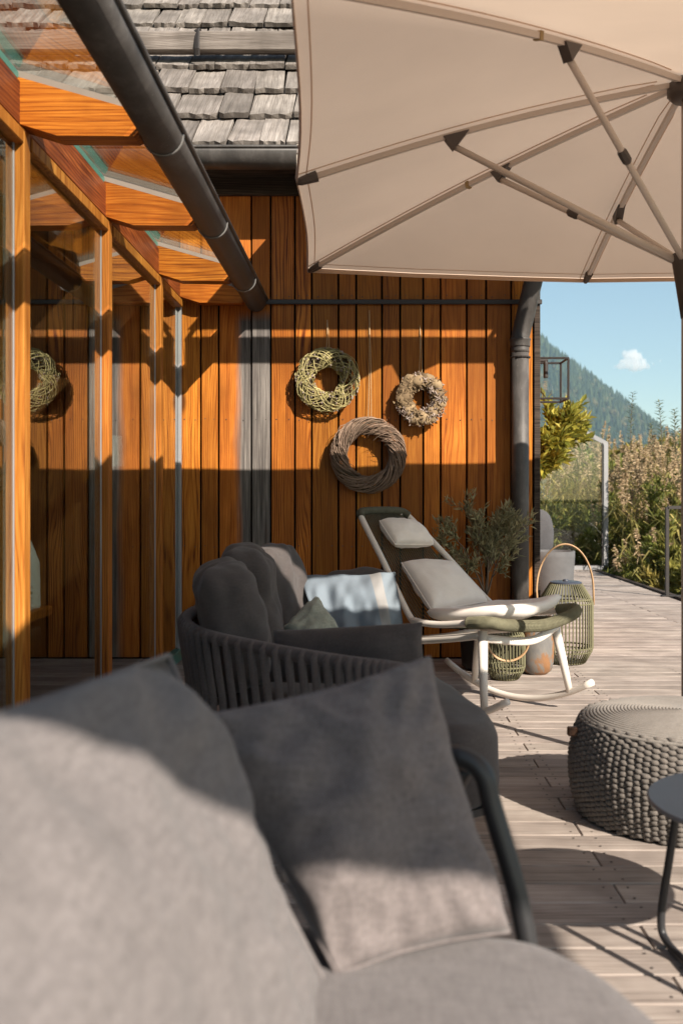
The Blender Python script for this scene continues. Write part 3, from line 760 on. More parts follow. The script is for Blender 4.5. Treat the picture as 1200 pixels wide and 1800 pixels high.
# eaves beam and teal glass strip above it
bm0, bm1 = 0.6, D-0.01
MB().cbox((GX-0.03, (bm0+bm1)/2, 2.38), (0.07, bm1-bm0, 0.155), 0.006).build('eaves_beam', 'larch_red', sun_r)
MB().cbox((GX-0.022, (bm0+bm1)/2, 2.474), (0.04, bm1-bm0, 0.030), 0.003).build('seal_strip', 'teal_edge', sun_r)
RAF = [1.14]+POST[:]+[D-0.09]
slope = 0.285
def rtop(x): return 2.475-(x-(GX-0.03))*slope
for ry in RAF:
    pts = [(GX-0.02, rtop(GX-0.02)), (-0.765, rtop(-0.765)), (-0.765, rtop(-0.765)-0.078), (-0.78, rtop(-0.765)-0.085), (-1.04, 2.268), (GX+0.012, 2.305), (GX-0.02, 2.315)]
    MB().prism(pts, 1, ry-0.01, ry+0.085).build('rafter', 'larch_x', sun_r, loc=(-0.97, ry, 2.3))
    pin = [(GX-0.07, rtop(GX-0.07)), (GX-0.07, 2.315), (-2.0, 2.315+0.22), (-4.4, rtop(-4.4)-0.17), (-4.4, rtop(-4.4))]
    MB().prism(pin, 1, ry-0.005, ry+0.08).build('inner_rafter', 'larch_x', sun_r, loc=(-2.5, ry, 2.6))
    # grey rubber strip on the rafter under the glass
    pts2 = [(-4.4, rtop(-4.4)+0.002), (-0.755, rtop(-0.755)+0.002), (-0.755, rtop(-0.755)+0.024), (-4.4, rtop(-4.4)+0.024)]
    MB().prism(pts2, 1, ry-0.004, ry+0.079).build('gasket', 'gasket', sun_r, loc=(-0.97, ry, 2.3))
for a, b in zip(RAF, RAF[1:]):
    x0, x1 = -4.4, -0.72
    m = MB(); d0 = 0.028; d1 = 0.036
    m.prism([(x0, rtop(x0)+d0), (x1, rtop(x1)+d0), (x1, rtop(x1)+d1), (x0, rtop(x0)+d1)], 1, a+0.042, b+0.036)
    m.build('roof_pane', 'roof_glass', sun_r)
# big gutter along the sunroom eaves
gx, gz = -0.690, 2.285
gm, _, _ = gutter_mesh((gx, 0.5, gz), (gx, D-0.05, gz), 0.066, math.pi-0.25, 2*math.pi+0.12)
gm.tube([(gx+0.068, 0.5, gz+0.016), (gx+0.068, D-0.05, gz+0.016)], 0.011, 8)
gm.tube([(gx-0.064, 0.5, gz+0.018), (gx-0.064, D-0.05, gz+0.018)], 0.006, 6)
gm.add([(gx+math.cos(a)*0.063, D-0.052, gz+math.sin(a)*0.063) for a in [math.pi+math.pi*i/12 for i in range(13)]], [tuple(range(13))])
sg = gm.build('gutter', 'zinc', sun_r, smooth=True)
for gy in (3.42, 4.52, 5.7, 2.3):
    MB().tube([(gx+math.cos(a)*0.0685, gy, gz+math.sin(a)*0.0685) for a in [math.pi-0.2+(math.pi+0.4)*i/16 for i in range(17)]]+[(gx+0.06, gy, gz+0.045)], 0.0045, 6).build('gutter_clip', 'clip', sg)
# room shell: floor, inner walls, closed roof added to keep the room dark
MB().box((-3.2, 3.4, 0.01), (3.98, 5.9, 0.02)).build('room_floor', 'room_floor', sun_r)
MB().box((-4.95, 3.4, 1.6), (0.1, 5.9, 3.2)).build('room_wall', 'dim_inner_wood', sun_r)
MB().box((-3.2, 0.45, 1.6), (3.6, 0.08, 3.2)).build('room_wall', 'room_wall', sun_r)
MB().prism([(-5.0, rtop(-5.0)+0.05), (-1.62, rtop(-1.62)+0.05), (-1.62, rtop(-1.62)+0.11), (-5.0, rtop(-5.0)+0.11)], 1, 0.4, D-0.01).build('shade_roof', 'dim_inner_wood', sun_r)
# furniture seen through the glass
tb = thing('side_table', (-1.42, 3.8, 0), 'dark wooden side table standing inside the sunroom behind the glass', 'table')
MB().cbox((-1.42, 3.80, 0.58), (0.30, 0.52, 0.04), 0.006).build('table_top', 'larch_y', tb)
for i in range(4): MB().cbox((-1.43, 3.80, 0.09+i*0.125), (0.25, 0.46, 0.11), 0.006).build('drawer', 'dark_fascia', tb)
pl = thing('plate_stack', (-1.36, 3.72, 0.602), 'stack of white and green plates on the sunroom table', 'plates')
for i in range(5):
    zz = 0.602+i*0.020
    MB().lathe([(0.05, zz), (0.07, zz+0.003), (0.115, zz+0.016), (0.118, zz+0.020), (0.07, zz+0.008), (0.0, zz+0.006)], 24, (-1.36, 3.72, 0)).build('plate', 'green_plate' if i == 3 else 'porcelain', pl, smooth=True)
vs = MB().lathe([(0.055, 0.601), (0.058, 0.61), (0.055, 0.78), (0.02, 0.87), (0.0, 0.875)], 6, (-1.345, 3.96, 0)).build('paper_lantern', 'paper'); tag(vs, 'white faceted paper lantern on the sunroom table', 'lantern')
lp = thing('floor_lamp', (-1.33, 5.22, 0), 'white shaded floor lamp inside the sunroom beside the boards', 'lamp')
MB().lathe([(0.070, 1.20), (0.058, 1.36), (0.055, 1.36), (0.067, 1.20)], 28, (-1.33, 5.22, 0), cap=False).build('lamp_shade', 'paper', lp, smooth=True)
MB().tube([(-1.33, 5.22, 0.02), (-1.33, 5.22, 1.30)], 0.012, 8).build('lamp_pole', 'iron', lp)
MB().lathe([(0.09, 0.02), (0.09, 0.035), (0.02, 0.05)], 24, (-1.33, 5.22, 0)).build('lamp_base', 'iron', lp)

# ------------------------------------------------------------------ wreaths
def torus_strands(c, Rm, rt, count, rad, turns=(0.15, 0.5), span=(0.5, 1.6), n=5, seed=1, jit=0.25, twist=None, inner=0.55, flat=0.62):
    q = random.Random(seed); m = MB(); c = V(c)
    for i in range(count):
        a0 = q.uniform(0, 2*math.pi); sp = q.uniform(*span); b0 = q.uniform(0, 2*math.pi)
        tw = (q.uniform(*turns)*q.choice((-1, 1)) if twist is None else twist*q.uniform(0.8, 1.2))
        pr = rt*math.sqrt(q.uniform(inner, 1.0)); k = max(5, int(sp*9)); P = []
        j1 = q.uniform(-jit, jit); ph = q.uniform(0, 6)
        for s in range(k+1):
            t = s/k; a = a0+sp*t; b = b0+tw*2*math.pi*t
            rr_ = pr*(1+j1*t)+rt*0.10*math.sin(t*7+ph)
            P.append(c+V((math.cos(a)*(Rm+rr_*math.cos(b)), -rr_*math.sin(b)*flat, math.sin(a)*(Rm+rr_*math.cos(b)))))
        m.tube(P, lambda t, r=rad*q.uniform(0.7, 1.25): r*(1-0.5*t), n, cap=False)
    return m
wy = D-0.075
w1 = thing('twig_wreath', at(575, 668, wy), 'round wreath of pale green willow twigs on the boards', 'wreath', None)
c1 = at(575, 668, wy)
torus_strands(c1, 0.143, 0.060, 260, 0.0036, seed=3, inner=0.75).build('twigs', 'twig_green', w1, smooth=True, kind='stuff')
torus_strands(c1, 0.143, 0.040, 80, 0.005, seed=4, inner=0.1).build('inner_twigs', 'twig_dark', w1, smooth=True, kind='stuff')
q = random.Random(9); bud = MB()
for i in range(110):
    a = q.uniform(0, 6.283); b = q.uniform(0, 6.283); r_ = 0.062
    bud.ico(c1+V((math.cos(a)*(0.143+r_*math.cos(b)), -abs(r_*math.sin(b)*0.65)-0.004, math.sin(a)*(0.143+r_*math.cos(b)))), q.uniform(0.003, 0.006), 0, (1, 1, 1.4))
bud.build('catkins', 'lichen', w1, kind='stuff')
c2 = at(740, 702, wy+0.01)
w2 = thing('moss_wreath', c2, 'small shaggy wreath of dried moss and lichen on the boards', 'wreath')
mw = MB()
for i in range(36):
    a = i/36*6.283; rj = q.uniform(0.88, 1.16)
    mw.ico(c2+V((math.cos(a)*0.113*rj, q.uniform(-0.01, 0.01), math.sin(a)*0.115*rj)), 0.043*q.uniform(0.85, 1.15), 1, (1, 0.8, 1))
for p in mw.v: p += V((nz(p, 40, 1), nz(p, 40, 2), nz(p, 40, 3)))*0.02
mw.build('moss_core', 'moss', w2, smooth=True)
tf = MB(); tl = MB()
for i in range(1500):
    a = q.uniform(0, 6.283); b = q.uniform(0, 6.283); r_ = 0.046*q.uniform(0.85, 1.1)
    p = c2+V((math.cos(a)*(0.113+r_*math.cos(b)), -r_*math.sin(b)*0.85, math.sin(a)*(0.115+r_*math.cos(b))))
    d = V((q.uniform(-1, 1), q.uniform(-1, 0.4), q.uniform(-1, 1)))*q.uniform(0.010, 0.034); e2 = d.orthogonal().normalized()*q.uniform(0.002, 0.0045)
    pt = [p-e2, p+e2, p+d*0.6+e2*1.4+V((0, -0.003, 0)), p+d, p+d*0.5-e2*1.2]
    (tl if nz(p, 18, 7) > 0.08 else tf).add(pt, [(0, 1, 2, 3, 4)])
tf.build('moss_tufts', 'moss', w2, kind='stuff'); tl.build('lichen_tufts', 'lichen', w2, kind='stuff')
c3 = at(647, 800, wy)
w3 = thing('heather_wreath', c3, 'large brown wreath of twisted heather twigs below the others', 'wreath')
torus_strands(c3, 0.187, 0.053, 330, 0.0034, span=(0.9, 1.5), n=4, seed=12, twist=0.34, jit=0.12, inner=0.85, flat=0.8).build('twigs', 'twig_brown', w3, smooth=True, kind='stuff')
torus_strands(c3, 0.187, 0.042, 110, 0.006, span=(0.9, 1.5), n=4, seed=13, twist=0.34, jit=0.05, inner=0.5, flat=0.8).build('inner_twigs', 'twig_dark', w3, smooth=True, kind='stuff')
torus_strands(c3, 0.187, 0.055, 60, 0.0022, span=(0.5, 0.8), n=4, seed=14, twist=0.34, jit=0.9, inner=0.9, flat=0.8).build('loose_twigs', 'twig_brown', w3, smooth=True, kind='stuff')
for w_, (px, y0, y1) in ((w1, (575, 562, 620)), (w2, (738, 572, 668)), (w3, (649, 545, 740))):
    a, b = at(px, y0, D-0.008), at(px-2, y1, D-0.03)
    MB().tube([a, a.lerp(b, .5)+V((0.004, 0, 0)), b], 0.0018, 5).tube([a, a.lerp(b, .5)+V((0.014, 0, 0)), b+V((0.02, 0, 0))], 0.0016, 5).build('hanging_string', 'string', w_)

# ------------------------------------------------------------------ parasols
def parasol(name, label, C, ax_, ay_, rot, ze, zh, zr, tip_dz, group):
    """square centre-pole parasol; tips in order of 45 degree steps starting at +x"""
    root = thing(name, (C[0], C[1], 0), label, 'parasol', group)
    cx, cy = C; cr, srn = math.cos(rot), math.sin(rot)
    def P(u, v, z): return V((cx+(u*ax_)*cr-(v*ay_)*srn, cy+(u*ax_)*srn+(v*ay_)*cr, z))
    dirs = [(1, 0), (1, 1), (0, 1), (-1, 1), (-1, 0), (-1, -1), (0, -1), (1, -1)]
    tips = [P(u*(1.015 if 0 in (u, v) else 1), v*(1.015 if 0 in (u, v) else 1), ze+tip_dz[i]) for i, (u, v) in enumerate(dirs)]
    hub = V((cx, cy, zh+0.03))
    m = MB(); K = 12; W = 8
    cols = []
    for i in range(8):
        A, B = tips[i], tips[(i+1) % 8]
        for j in range(W):
            t = j/W; e = A.lerp(B, t); s = math.sin(math.pi*t)
            line = []
            for k in range(1, K+1):
                f = k/K; p = hub.lerp(e, f)
                p += V((0, 0, 0.030*math.sin(math.pi*f)*1.0))
                p += V((0, 0, -0.020*s*f*(1-0.25*f)))                 # fabric hollows between ribs
                p += V((0, 0, nz(p, 3.2, 5)*0.010+nz(p, 9, 6)*0.0025))*f*s
                p += (hub-e).normalized()*(0.020*s*f**4)              # edge drawn in between tips
                line.append(p)
            cols.append(line)
    n = len(cols); m.v.append(hub.copy())
    for line in cols: m.v += line
    for i in range(n):
        a = 1+i*K; b = 1+((i+1) % n)*K
        m.f.append((0, a, b))
        for k in range(K-1): m.f.append((a+k, a+k+1, b+k+1, b+k))
    can = m.build('canopy', 'canopy', root, smooth=True)
    for i in range(8):
        for sd_ in (-1, 1):
            base_ = cols[i*W]; nb = cols[(i*W+sd_) % n]
            MB().tube([a_.lerp(b_, min(1.0, 0.028/max(1e-3, (b_-a_).length)))-V((0, 0, 0.002)) for a_, b_ in zip(base_, nb)], 0.0022, 4).build('seam', 'canopy', can)
    MB().tube([line[-1].lerp(line[-2], 0.30)-V((0, 0, 0.002)) for line in cols], 0.0022, 4, closed=True).build('hem_stitch', 'canopy', can)
    hem = [line[-1]+V((0, 0, -0.012)) for line in cols]
    MB().tube(hem, 0.015, 6, closed=True, flat=0.22, up=None).build('hem', 'canopy', can)
    for i in range(8):
        tip = tips[i]; d = (tip-hub); corner = i % 2 == 1
        path = [hub.lerp(tip, f)+V((0, 0, 0.030*math.sin(math.pi*f)-0.022)) for f in [0.035+0.945*k/10 for k in range(11)]]
        rb = MB().tube(path, 0.0135, 4, flat=1.0).build('rib', 'rib', root)
        tdir = (path[-1]-path[-2]).normalized()
        MB().tube([path[-1]-tdir*0.05, path[-1]+tdir*0.012, path[-1]+tdir*0.03], lambda t: 0.021*(1-0.5*t), 6).build('rib_cap', 'bracket', rb)
        s = 0.415 if corner else 0.60
        jp = hub.lerp(tip, s)+V((0, 0, 0.030*math.sin(math.pi*s)-0.022))
        dn = d.normalized(); side = dn.cross(V((0, 0, 1))).normalized()
        tri = [jp-dn*0.055, jp+dn*0.045, jp+dn*0.005-V((0, 0, 0.058))]
        bk = MB(); bk.add([p+side*0.017 for p in tri]+[p-side*0.017 for p in tri], [(0, 1, 2), (5, 4, 3), (0, 3, 4, 1), (1, 4, 5, 2), (2, 5, 3, 0)])
        bk.build('bracket', 'bracket', rb)
        start = jp-V((0, 0, 0.045)); end = V((cx, cy, zr))+dn*0.045*V((1, 1, 0)).normalized().length
        end = V((cx+dn.x*0.05, cy+dn.y*0.05, zr))
        st = MB().tube([start, end], 0.0125, 8).build('strut', 'rib', root, smooth=True)
        if corner:
            a = start.lerp(end, 0.45); u = (end-start).normalized()
            MB().tube([a-u*0.03, a-u*0.018, a+u*0.018, a+u*0.03], lambda t: 0.012+0.007*math.sin(math.pi*t), 8).build('sleeve', 'bracket', st)
        if i in (1, 3, 5, 7):
            a = hub.lerp(tip, 0.50)+V((0, 0, -0.022+0.03))
            MB().tube([a-dn*0.008, a+dn*0.008], 0.019, 4).build('tie', 'strap_tan', rb)
    MB().tube([(cx, cy, 0.0), (cx, cy, zh+0.02)], 0.023, 16).build('pole', 'pole', root, smooth=True)
    MB().lathe([(0.055, zh-0.06), (0.075, zh-0.04), (0.075, zh+0.0), (0.05, zh+0.02)], 16, (cx, cy, 0)).build('hub', 'bracket', root, smooth=True)
    MB().lathe([(0.025, zr-0.22), (0.040, zr-0.12), (0.055, zr-0.02), (0.06, zr+0.02), (0.03, zr+0.03)], 16, (cx, cy, 0)).build('runner', 'bracket', root, smooth=True)
    MB().lathe([(0.085, 0.001), (0.085, 0.012), (0.04, 0.02), (0.032, 0.08)], 20, (cx, cy, 0)).build('floor_flange', 'iron', root)
    return root
parasol('parasol', 'square beige parasol shading the boarded wall, pole beside the knitted pouf', (1.208, 3.72), 1.437, 1.42, R(2.5), 2.22, 2.585, 1.93,
        [0, 0, -0.045, -0.01, 0.0, 0.0, 0, 0], None)
parasol('parasol', 'unseen beige parasol added to shade the two grey sofas', (1.58, 0.53), 1.02, 1.46, R(1.5), 2.28, 2.60, 1.95,
        [0, -0.20, -0.16, 0.20, 0.08, 0, 0, 0], None)  # added out of view; tip heights set to shape its shadow

# ------------------------------------------------------------------ rope-backed sofa (middle)
so = thing('rope_sofa', (-0.1, 3.55, 0), 'charcoal rope-backed round sofa between the pillows and the boarded wall', 'sofa')
rim = crom([(0.11, 2.64, 0.30), (0.13, 2.60, 0.50), (0.115, 2.56, 0.585), (0.07, 2.575, 0.60), (-0.055, 2.67, 0.60), (-0.269, 2.885, 0.60), (-0.505, 3.19, 0.60), (-0.625, 3.5, 0.60), (-0.655, 3.8, 0.6),
            (-0.61, 4.1, 0.6), (-0.48, 4.35, 0.6), (-0.27, 4.52, 0.6), (0.0, 4.58, 0.59), (0.12, 4.5, 0.52)], 8)
base = [V((p.x+(0.2-p.x)*0.03, p.y+(3.5-p.y)*0.02, 0.21)) for p in rim]
MB().tube(rim, 0.021, 10).build('top_rail', 'strap', so, smooth=True)
MB().tube(base, 0.016, 8).build('base_rail', 'black_tube', so, smooth=True)
def samp(P, t):
    f = t*(len(P)-1); i = min(int(f), len(P)-2); return P[i].lerp(P[i+1], f-i)
L = 0; NST = 72
for i in range(NST):
    t = 0.03+0.94*i/(NST-1)
    a, b = samp(rim, t), samp(base, t); tg = (samp(rim, min(1, t+0.01))-samp(rim, max(0, t-0.01))).normalized(); out = V((tg.y, -tg.x, 0))
    if out.dot(a-V((0.2, 3.5, 0))) < 0: out = -out
    m = MB()
    pts = [a+out*0.006+V((0, 0, 0.012)), a+out*0.019, a+out*0.014-V((0, 0, 0.05)), a.lerp(b, 0.5)+out*0.004, b+out*0.012]
    m.tube(pts, 0.0115, 6, flat=0.5, up=tuple(out)) if False else m.tube(pts, 0.0125, 6)
    m.build('strap', 'strap', so, smooth=True)
for (x, y) in ((-0.45, 3.35), (-0.4, 4.2), (0.2, 2.75), (0.18, 4.25)):
    MB().tube([(x, y, 0.21), (x*1.04, y, 0.0)], lambda t: 0.02-0.006*t, 10).build('leg', 'black_tube', so)
seat_o = [(0.345, 2.69), (0.25, 2.625), (0.07, 2.74), (-0.18, 2.97), (-0.42, 3.3), (-0.52, 3.7), (-0.46, 4.1), (-0.28, 4.35), (0.02, 4.40), (0.17, 4.15), (0.235, 3.70), (0.325, 3.2), (0.375, 2.85)]
slab_cushion(seat_o, 0.20, 0.43, 0.06, 7, 0.02, 1.0, wr=0.005).build('seat_cushion', 'charcoal', so, smooth=True)
MB().prism([(x*0.96, y) for x, y in seat_o], 2, 0.185, 0.205).build('seat_pan', 'black_tube', so)
def cush(name, c, facing, w, h, t, tilt, mat, label, seed, e=3.0, wr=0.014, cat='cushion', group=None, roll=0.0, n=14):
    fx = V((facing[0], facing[1], 0)).normalized(); sd = V((-fx.y, fx.x, 0))
    up = V((0, 0, 1))*math.cos(tilt)-fx*math.sin(tilt); nr = sd.cross(up)
    if roll: sd2 = sd*math.cos(roll)+up*math.sin(roll); up = up*math.cos(roll)-sd*math.sin(roll); sd = sd2
    o = soft_box(c, (sd, up, nr), (w, h, t), e, n, wr, seed).build(name, mat, smooth=True, loc=tuple(c))
    return tag(o, label, cat, group)
cush('back_cushion', (-0.455, 3.40, 0.61), (0.95, 0.25), 0.50, 0.42, 0.20, 0.20, 'charcoal', 'charcoal back cushion nearest the rope corner of the round sofa', 1.0, 4.0, 0.026, n=22)
cush('back_cushion', (-0.43, 3.78, 0.64), (0.98, 0.10), 0.44, 0.44, 0.20, 0.16, 'charcoal', 'charcoal back cushion in the middle of the round sofa backrest', 2.0, 4.2, 0.028, n=22)
cush('back_cushion', (-0.36, 4.14, 0.63), (0.95, -0.3), 0.40, 0.42, 0.16, 0.12, 'charcoal', 'charcoal back cushion beside the blue throw on the round sofa', 3.0, 4.4, 0.024, n=22)
cush('back_cushion', (-0.02, 4.36, 0.58), (0.12, -1.0), 0.34, 0.30, 0.12, 0.30, 'charcoal', 'charcoal back cushion hidden under the blue throw', 4.0, 3.2)
TLp, TRp = at(492, 1108, 3.12), at(742, 1094, 2.84)
ac = pillow(TLp+V((-0.02, 0, 0.0)), TRp, at(752, 1172, 2.80)+V((0, 0, -0.06)), at(470, 1165, 3.05)+V((0, 0, -0.06)), 0.13, seed=5, wrinkle=0.005, pinch=0.03).build('arm_cushion', 'charcoal', smooth=True)
tag(ac, 'long charcoal cushion lying along the arm of the round sofa', 'cushion')
gp = pillow(at(560, 1050, 3.95), at(598, 1108, 3.78), at(540, 1140, 3.70), at(492, 1112, 3.80), 0.14, seed=6, wrinkle=0.010).build('sage_pillow', 'sage', smooth=True)
tag(gp, 'small crumpled sage green pillow on the round sofa', 'pillow')
# throw draped over the far back cushion
A0, A1, B1, B0 = at(523, 1009, 4.34), at(692, 1006, 4.20), at(712, 1125, 3.98), at(575, 1150, 4.02)
tm = MB(); nu, nv = 40, 44; uvs = []
def tf_(u, v):
    if v < 0.22:                                              # part hanging behind the cushion
        f = v/0.22; top = A0.lerp(A1, u); p = top+V((0.01, 0.16*(1-f)**0.7+0.02, -0.22*(1-f)))
    else:
        f = (v-0.22)/0.78; top = A0.lerp(A1, u); bot = B0.lerp(B1, u); p = top.lerp(bot, f)
        p += V((0, -0.035, 0.02))*math.sin(math.pi*min(1, f*1.1))**0.8
    p += V((0, -1, 0.4))*(nz((u*3, v*2, 0), 1.6, 2)*0.045+nz((u*7+v*3, v*4, 1), 1.5, 4)*0.016)
    p += V((0, -0.025, -0.01))*max(0, u-0.93)*-6
    return p
tm.grid(tf_, nu, nv)
k = len(tm.v); tm.v += [p+V((0, 0.006, -0.002)) for p in tm.v]
tm.f += [tuple(i+k for i in f[::-1]) for f in tm.f]
for i in range(nu-1):
    for j in (0, nv-1):
        a = j*nu+i; tm.f.append((a, a+k, a+1+k, a+1))
for j in range(nv-1):
    for i in (0, nu-1):
        a = j*nu+i; tm.f.append((a, a+nu, a+nu+k, a+k))
th = tm.build('throw_blanket', 'throw', smooth=True)
uvl = th.data.uv_layers.new(name='uv')
for lp_ in th.data.loops:
    i = lp_.vertex_index % k; uvl.data[lp_.index].uv = ((i % nu)/(nu-1), (i//nu)/(nv-1))
tag(th, 'light blue woven throw with pale stripes draped over the round sofa', 'blanket')

# ------------------------------------------------------------------ foreground sofa
fs = thing('garden_sofa', (-0.1, 0.8, 0), 'grey linen garden sofa with black tubular arm and loose cushions', 'sofa')
fo_ = [(0.375, 0.45), (0.385, 0.9), (0.38, 1.14), (0.355, 1.27), (0.30, 1.375), (0.22, 1.435), (0.05, 1.46), (-0.35, 1.47), (-0.42, 0.9), (-0.42, 0.3), (0.0, 0.25), (0.33, 0.27)]
slab_cushion(fo_, 0.25, 0.425, 0.065, 7, 0.014, 4.0, wr=0.004).build('seat_cushion', 'grey_linen', fs, smooth=True)
MB().prism([(x*0.95, y*0.97) for x, y in fo_], 2, 0.215, 0.25).build('seat_pan', 'black_tube', fs)
arm = crom([(0.275, 1.50, 0.0), (0.268, 1.51, 0.20), (0.243, 1.525, 0.40), (0.200, 1.545, 0.56), (0.185, 1.55, 0.615), (0.155, 1.56, 0.638), (0.10, 1.57, 0.638), (-0.2, 1.60, 0.635), (-0.5, 1.60, 0.63), (-0.56, 1.56, 0.62), (-0.58, 1.45, 0.62), (-0.58, 0.5, 0.62), (-0.58, 0.3, 0.6), (-0.58, 0.25, 0.5), (-0.57, 0.25, 0.0)], 8)
MB().tube(arm, 0.0165, 12).build('arm_frame', 'black_tube', fs, smooth=True)
inner = crom([(0.158, 1.575, 0.615), (0.145, 1.585, 0.56), (0.150, 1.575, 0.40), (0.16, 1.55, 0.23)], 8)
MB().tube(inner, 0.013, 10).build('arm_brace', 'black_tube', fs, smooth=True)
for (x, y) in ((0.3, 0.4), (-0.4, 0.4), (-0.45, 1.45)): MB().tube([(x, y, 0.22), (x, y, 0)], 0.015, 10).build('leg', 'black_tube', fs)
for i in range(16): MB().tube([(-0.575, 0.4+i*0.065, 0.62), (-0.52, 0.4+i*0.065, 0.23)], 0.008, 6).build('strap', 'strap', fs)
# big back cushion leaning back, seen from its front
bc = piped(pillow((-0.46, 0.42, 0.865), at(296, 1152, 1.31), at(578, 1740, 1.27), (-0.19, 0.42, 0.40), 0.15, n=56, seed=8, wrinkle=0.016, pinch=0.025, pw=0.44), 'back_cushion', 'grey_linen', 0.0035)
tag(bc, 'large pale grey linen back cushion leaning on the garden sofa', 'cushion')
p2 = piped(pillow((-0.255, 1.47, 0.72), (0.098, 1.585, 0.785), (0.205, 1.415, 0.428), (-0.035, 1.285, 0.43), 0.17, n=56, seed=9, wrinkle=0.015, pinch=0.045, pw=0.45), 'scatter_pillow', 'dark_linen', 0.0035)
tag(p2, 'square dark grey linen pillow leaning against the tubular arm', 'pillow')

# ------------------------------------------------------------------ rocking chair
CC = V((0.53, 4.87, 0)); FW = V((0.69, -0.72, 0)).normalized(); LT = V((-FW.y, FW.x, 0))
def rc(s, w, z): return CC+FW*s+LT*w+V((0, 0, z))
ch = thing('rocking_chair', CC, 'white rocking chair with olive cord seat and cream cushions', 'rocking chair')
def rz(s): return s*s/(2*0.80)+0.017
for sgn in (1, -1):
    w = 0.325*sgn
    MB().tube([rc(s, w, rz(s)) for s in [-0.46+0.93*i/24 for i in range(25)]], 0.0165, 10).build('rocker', 'white_frame', ch, smooth=True)
    MB().tube([rc(0.34, w, rz(0.34)), rc(0.315, w*0.93, 0.25), rc(0.285, w*0.83, 0.435)], lambda t: 0.0165+0.007*t, 12).build('leg', 'white_frame', ch, smooth=True)
    MB().tube([rc(-0.26, w, rz(0.26)), rc(-0.22, w*0.9, 0.20), rc(-0.17, w*0.8, 0.36)], lambda t: 0.016+0.006*t, 12).build('leg', 'white_frame', ch, smooth=True)
    MB().tube(crom([rc(0.29, w*0.85, 0.42), rc(0.1, w*0.84, 0.385), rc(-0.17, w*0.8, 0.345), rc(-0.26, w*0.8, 0.35)], 5), 0.018, 8).build('side_rail', 'white_frame', ch, smooth=True)
    # back and seat side tube in one sweep
    MB().tube(crom([rc(-0.635, w*0.45, 0.955), rc(-0.60, w*0.55, 0.93), rc(-0.38, w*0.74, 0.72), rc(-0.14, w*0.96, 0.485), rc(-0.06, w*1.02, 0.455), rc(0.1, w*1.04, 0.455), rc(0.32, w*1.03, 0.487), rc(0.38, w*0.98, 0.492)], 7), 0.016, 10).build('back_rail', 'white_frame', ch, smooth=True)
MB().tube(crom([rc(0.30, -0.27, 0.405), rc(0.345, 0, 0.372), rc(0.30, 0.27, 0.412)], 8), 0.021, 10, flat=0.8).build('front_apron', 'white_frame', ch, smooth=True)
MB().tube(crom([rc(-0.17, -0.26, 0.35), rc(-0.18, 0, 0.34), rc(-0.17, 0.26, 0.35)], 6), 0.016, 8).build('rear_stretcher', 'white_frame', ch, smooth=True)
fb = crom([rc(0.26, -0.345, 0.478), rc(0.365, -0.33, 0.488), rc(0.41, -0.24, 0.472), rc(0.42, 0, 0.452), rc(0.41, 0.24, 0.478), rc(0.37, 0.325, 0.497), rc(0.26, 0.345, 0.482)], 10)
MB().tube(fb, 0.024, 12).build('front_roll', 'olive_cord', ch, smooth=True)
wr_ = MB()
for i in range(150):
    t = 0.01+0.98*i/149; p = samp(fb, t); tg = (samp(fb, min(1, t+.01))-samp(fb, max(0, t-.01))).normalized(); a = tg.orthogonal().normalized(); b = tg.cross(a)
    wr_.tube([p+a*math.cos(q_)*0.0255+b*math.sin(q_)*0.0255 for q_ in [6.283*k_/10 for k_ in range(10)]], 0.0035, 4, closed=True)
wr_.build('front_winding', 'olive_cord', ch, smooth=True, kind='stuff')
tb_ = crom([rc(-0.60, -0.18, 0.935), rc(-0.635, -0.145, 0.962), rc(-0.645, 0, 0.968), rc(-0.635, 0.145, 0.962), rc(-0.60, 0.18, 0.935)], 8)
MB().tube(tb_, 0.021, 10).build('top_roll', 'olive_dark', ch, smooth=True)
cd = MB(); NC = 27
for i in range(NC):
    f = (i+0.5)/NC*2-1
    for off in (0.0,):
        P = [rc(-0.645, f*0.16, 0.962), rc(-0.50, f*0.205, 0.80), rc(-0.33, f*0.25, 0.625-0.02*(1-f*f)), rc(-0.14, f*0.31, 0.465-0.03*(1-f*f)), rc(-0.02, f*0.32, 0.435), rc(0.2, f*0.33, 0.445), rc(0.40, f*0.33, 0.465)]
        cd.tube(crom(P, 4), 0.0038, 5)
for k_ in range(7):
    t = 0.12+k_*0.11
    s_ = -0.645+t*0.52; zz = 0.962-t*0.50; ww = 0.185+t*0.115
    for r_ in (-0.006, 0.006): pass
cd.build('cord_weave', 'olive_dark', ch, smooth=True, kind='stuff')
# loose cushions
bn = (V((0, 0, 1))*0.62+FW*0.78).normalized()
def bk(t, f, off): return rc(-0.635+t*0.53, f*(0.155+t*0.15), 0.955-t*0.52)+bn*off
hp = piped(pillow(bk(0.13, -0.66, 0.045), bk(0.16, 0.74, 0.045), bk(0.38, 0.70, 0.05), bk(0.36, -0.62, 0.05), 0.115, seed=11, pinch=-0.02, wrinkle=0.004, pw=0.32), 'headrest_pillow', 'cream', 0.003)
tag(hp, 'small cream headrest pillow on the upper rocking chair back', 'pillow')
lm = piped(pillow(bk(0.54, -0.80, 0.06), bk(0.57, 0.58, 0.06), bk(0.96, 0.60, 0.09), bk(0.98, -0.82, 0.09), 0.14, seed=12, pinch=0.0, wrinkle=0.005, pw=0.34), 'lumbar_pillow', 'cream', 0.003)
tag(lm, 'larger cream lumbar pillow at the lower rocking chair back', 'pillow')
pad = MB(); 
def padf(s, w, top):
    z = 0.455+0.075*((s-0.02)/0.4)**2*(1 if s > 0.02 else 0.3)+0.05*(w/0.3)**2*0.6+(0.03*max(0, w/0.3)*max(0, s/0.4))
    return z
n_ = 26; ids = {}
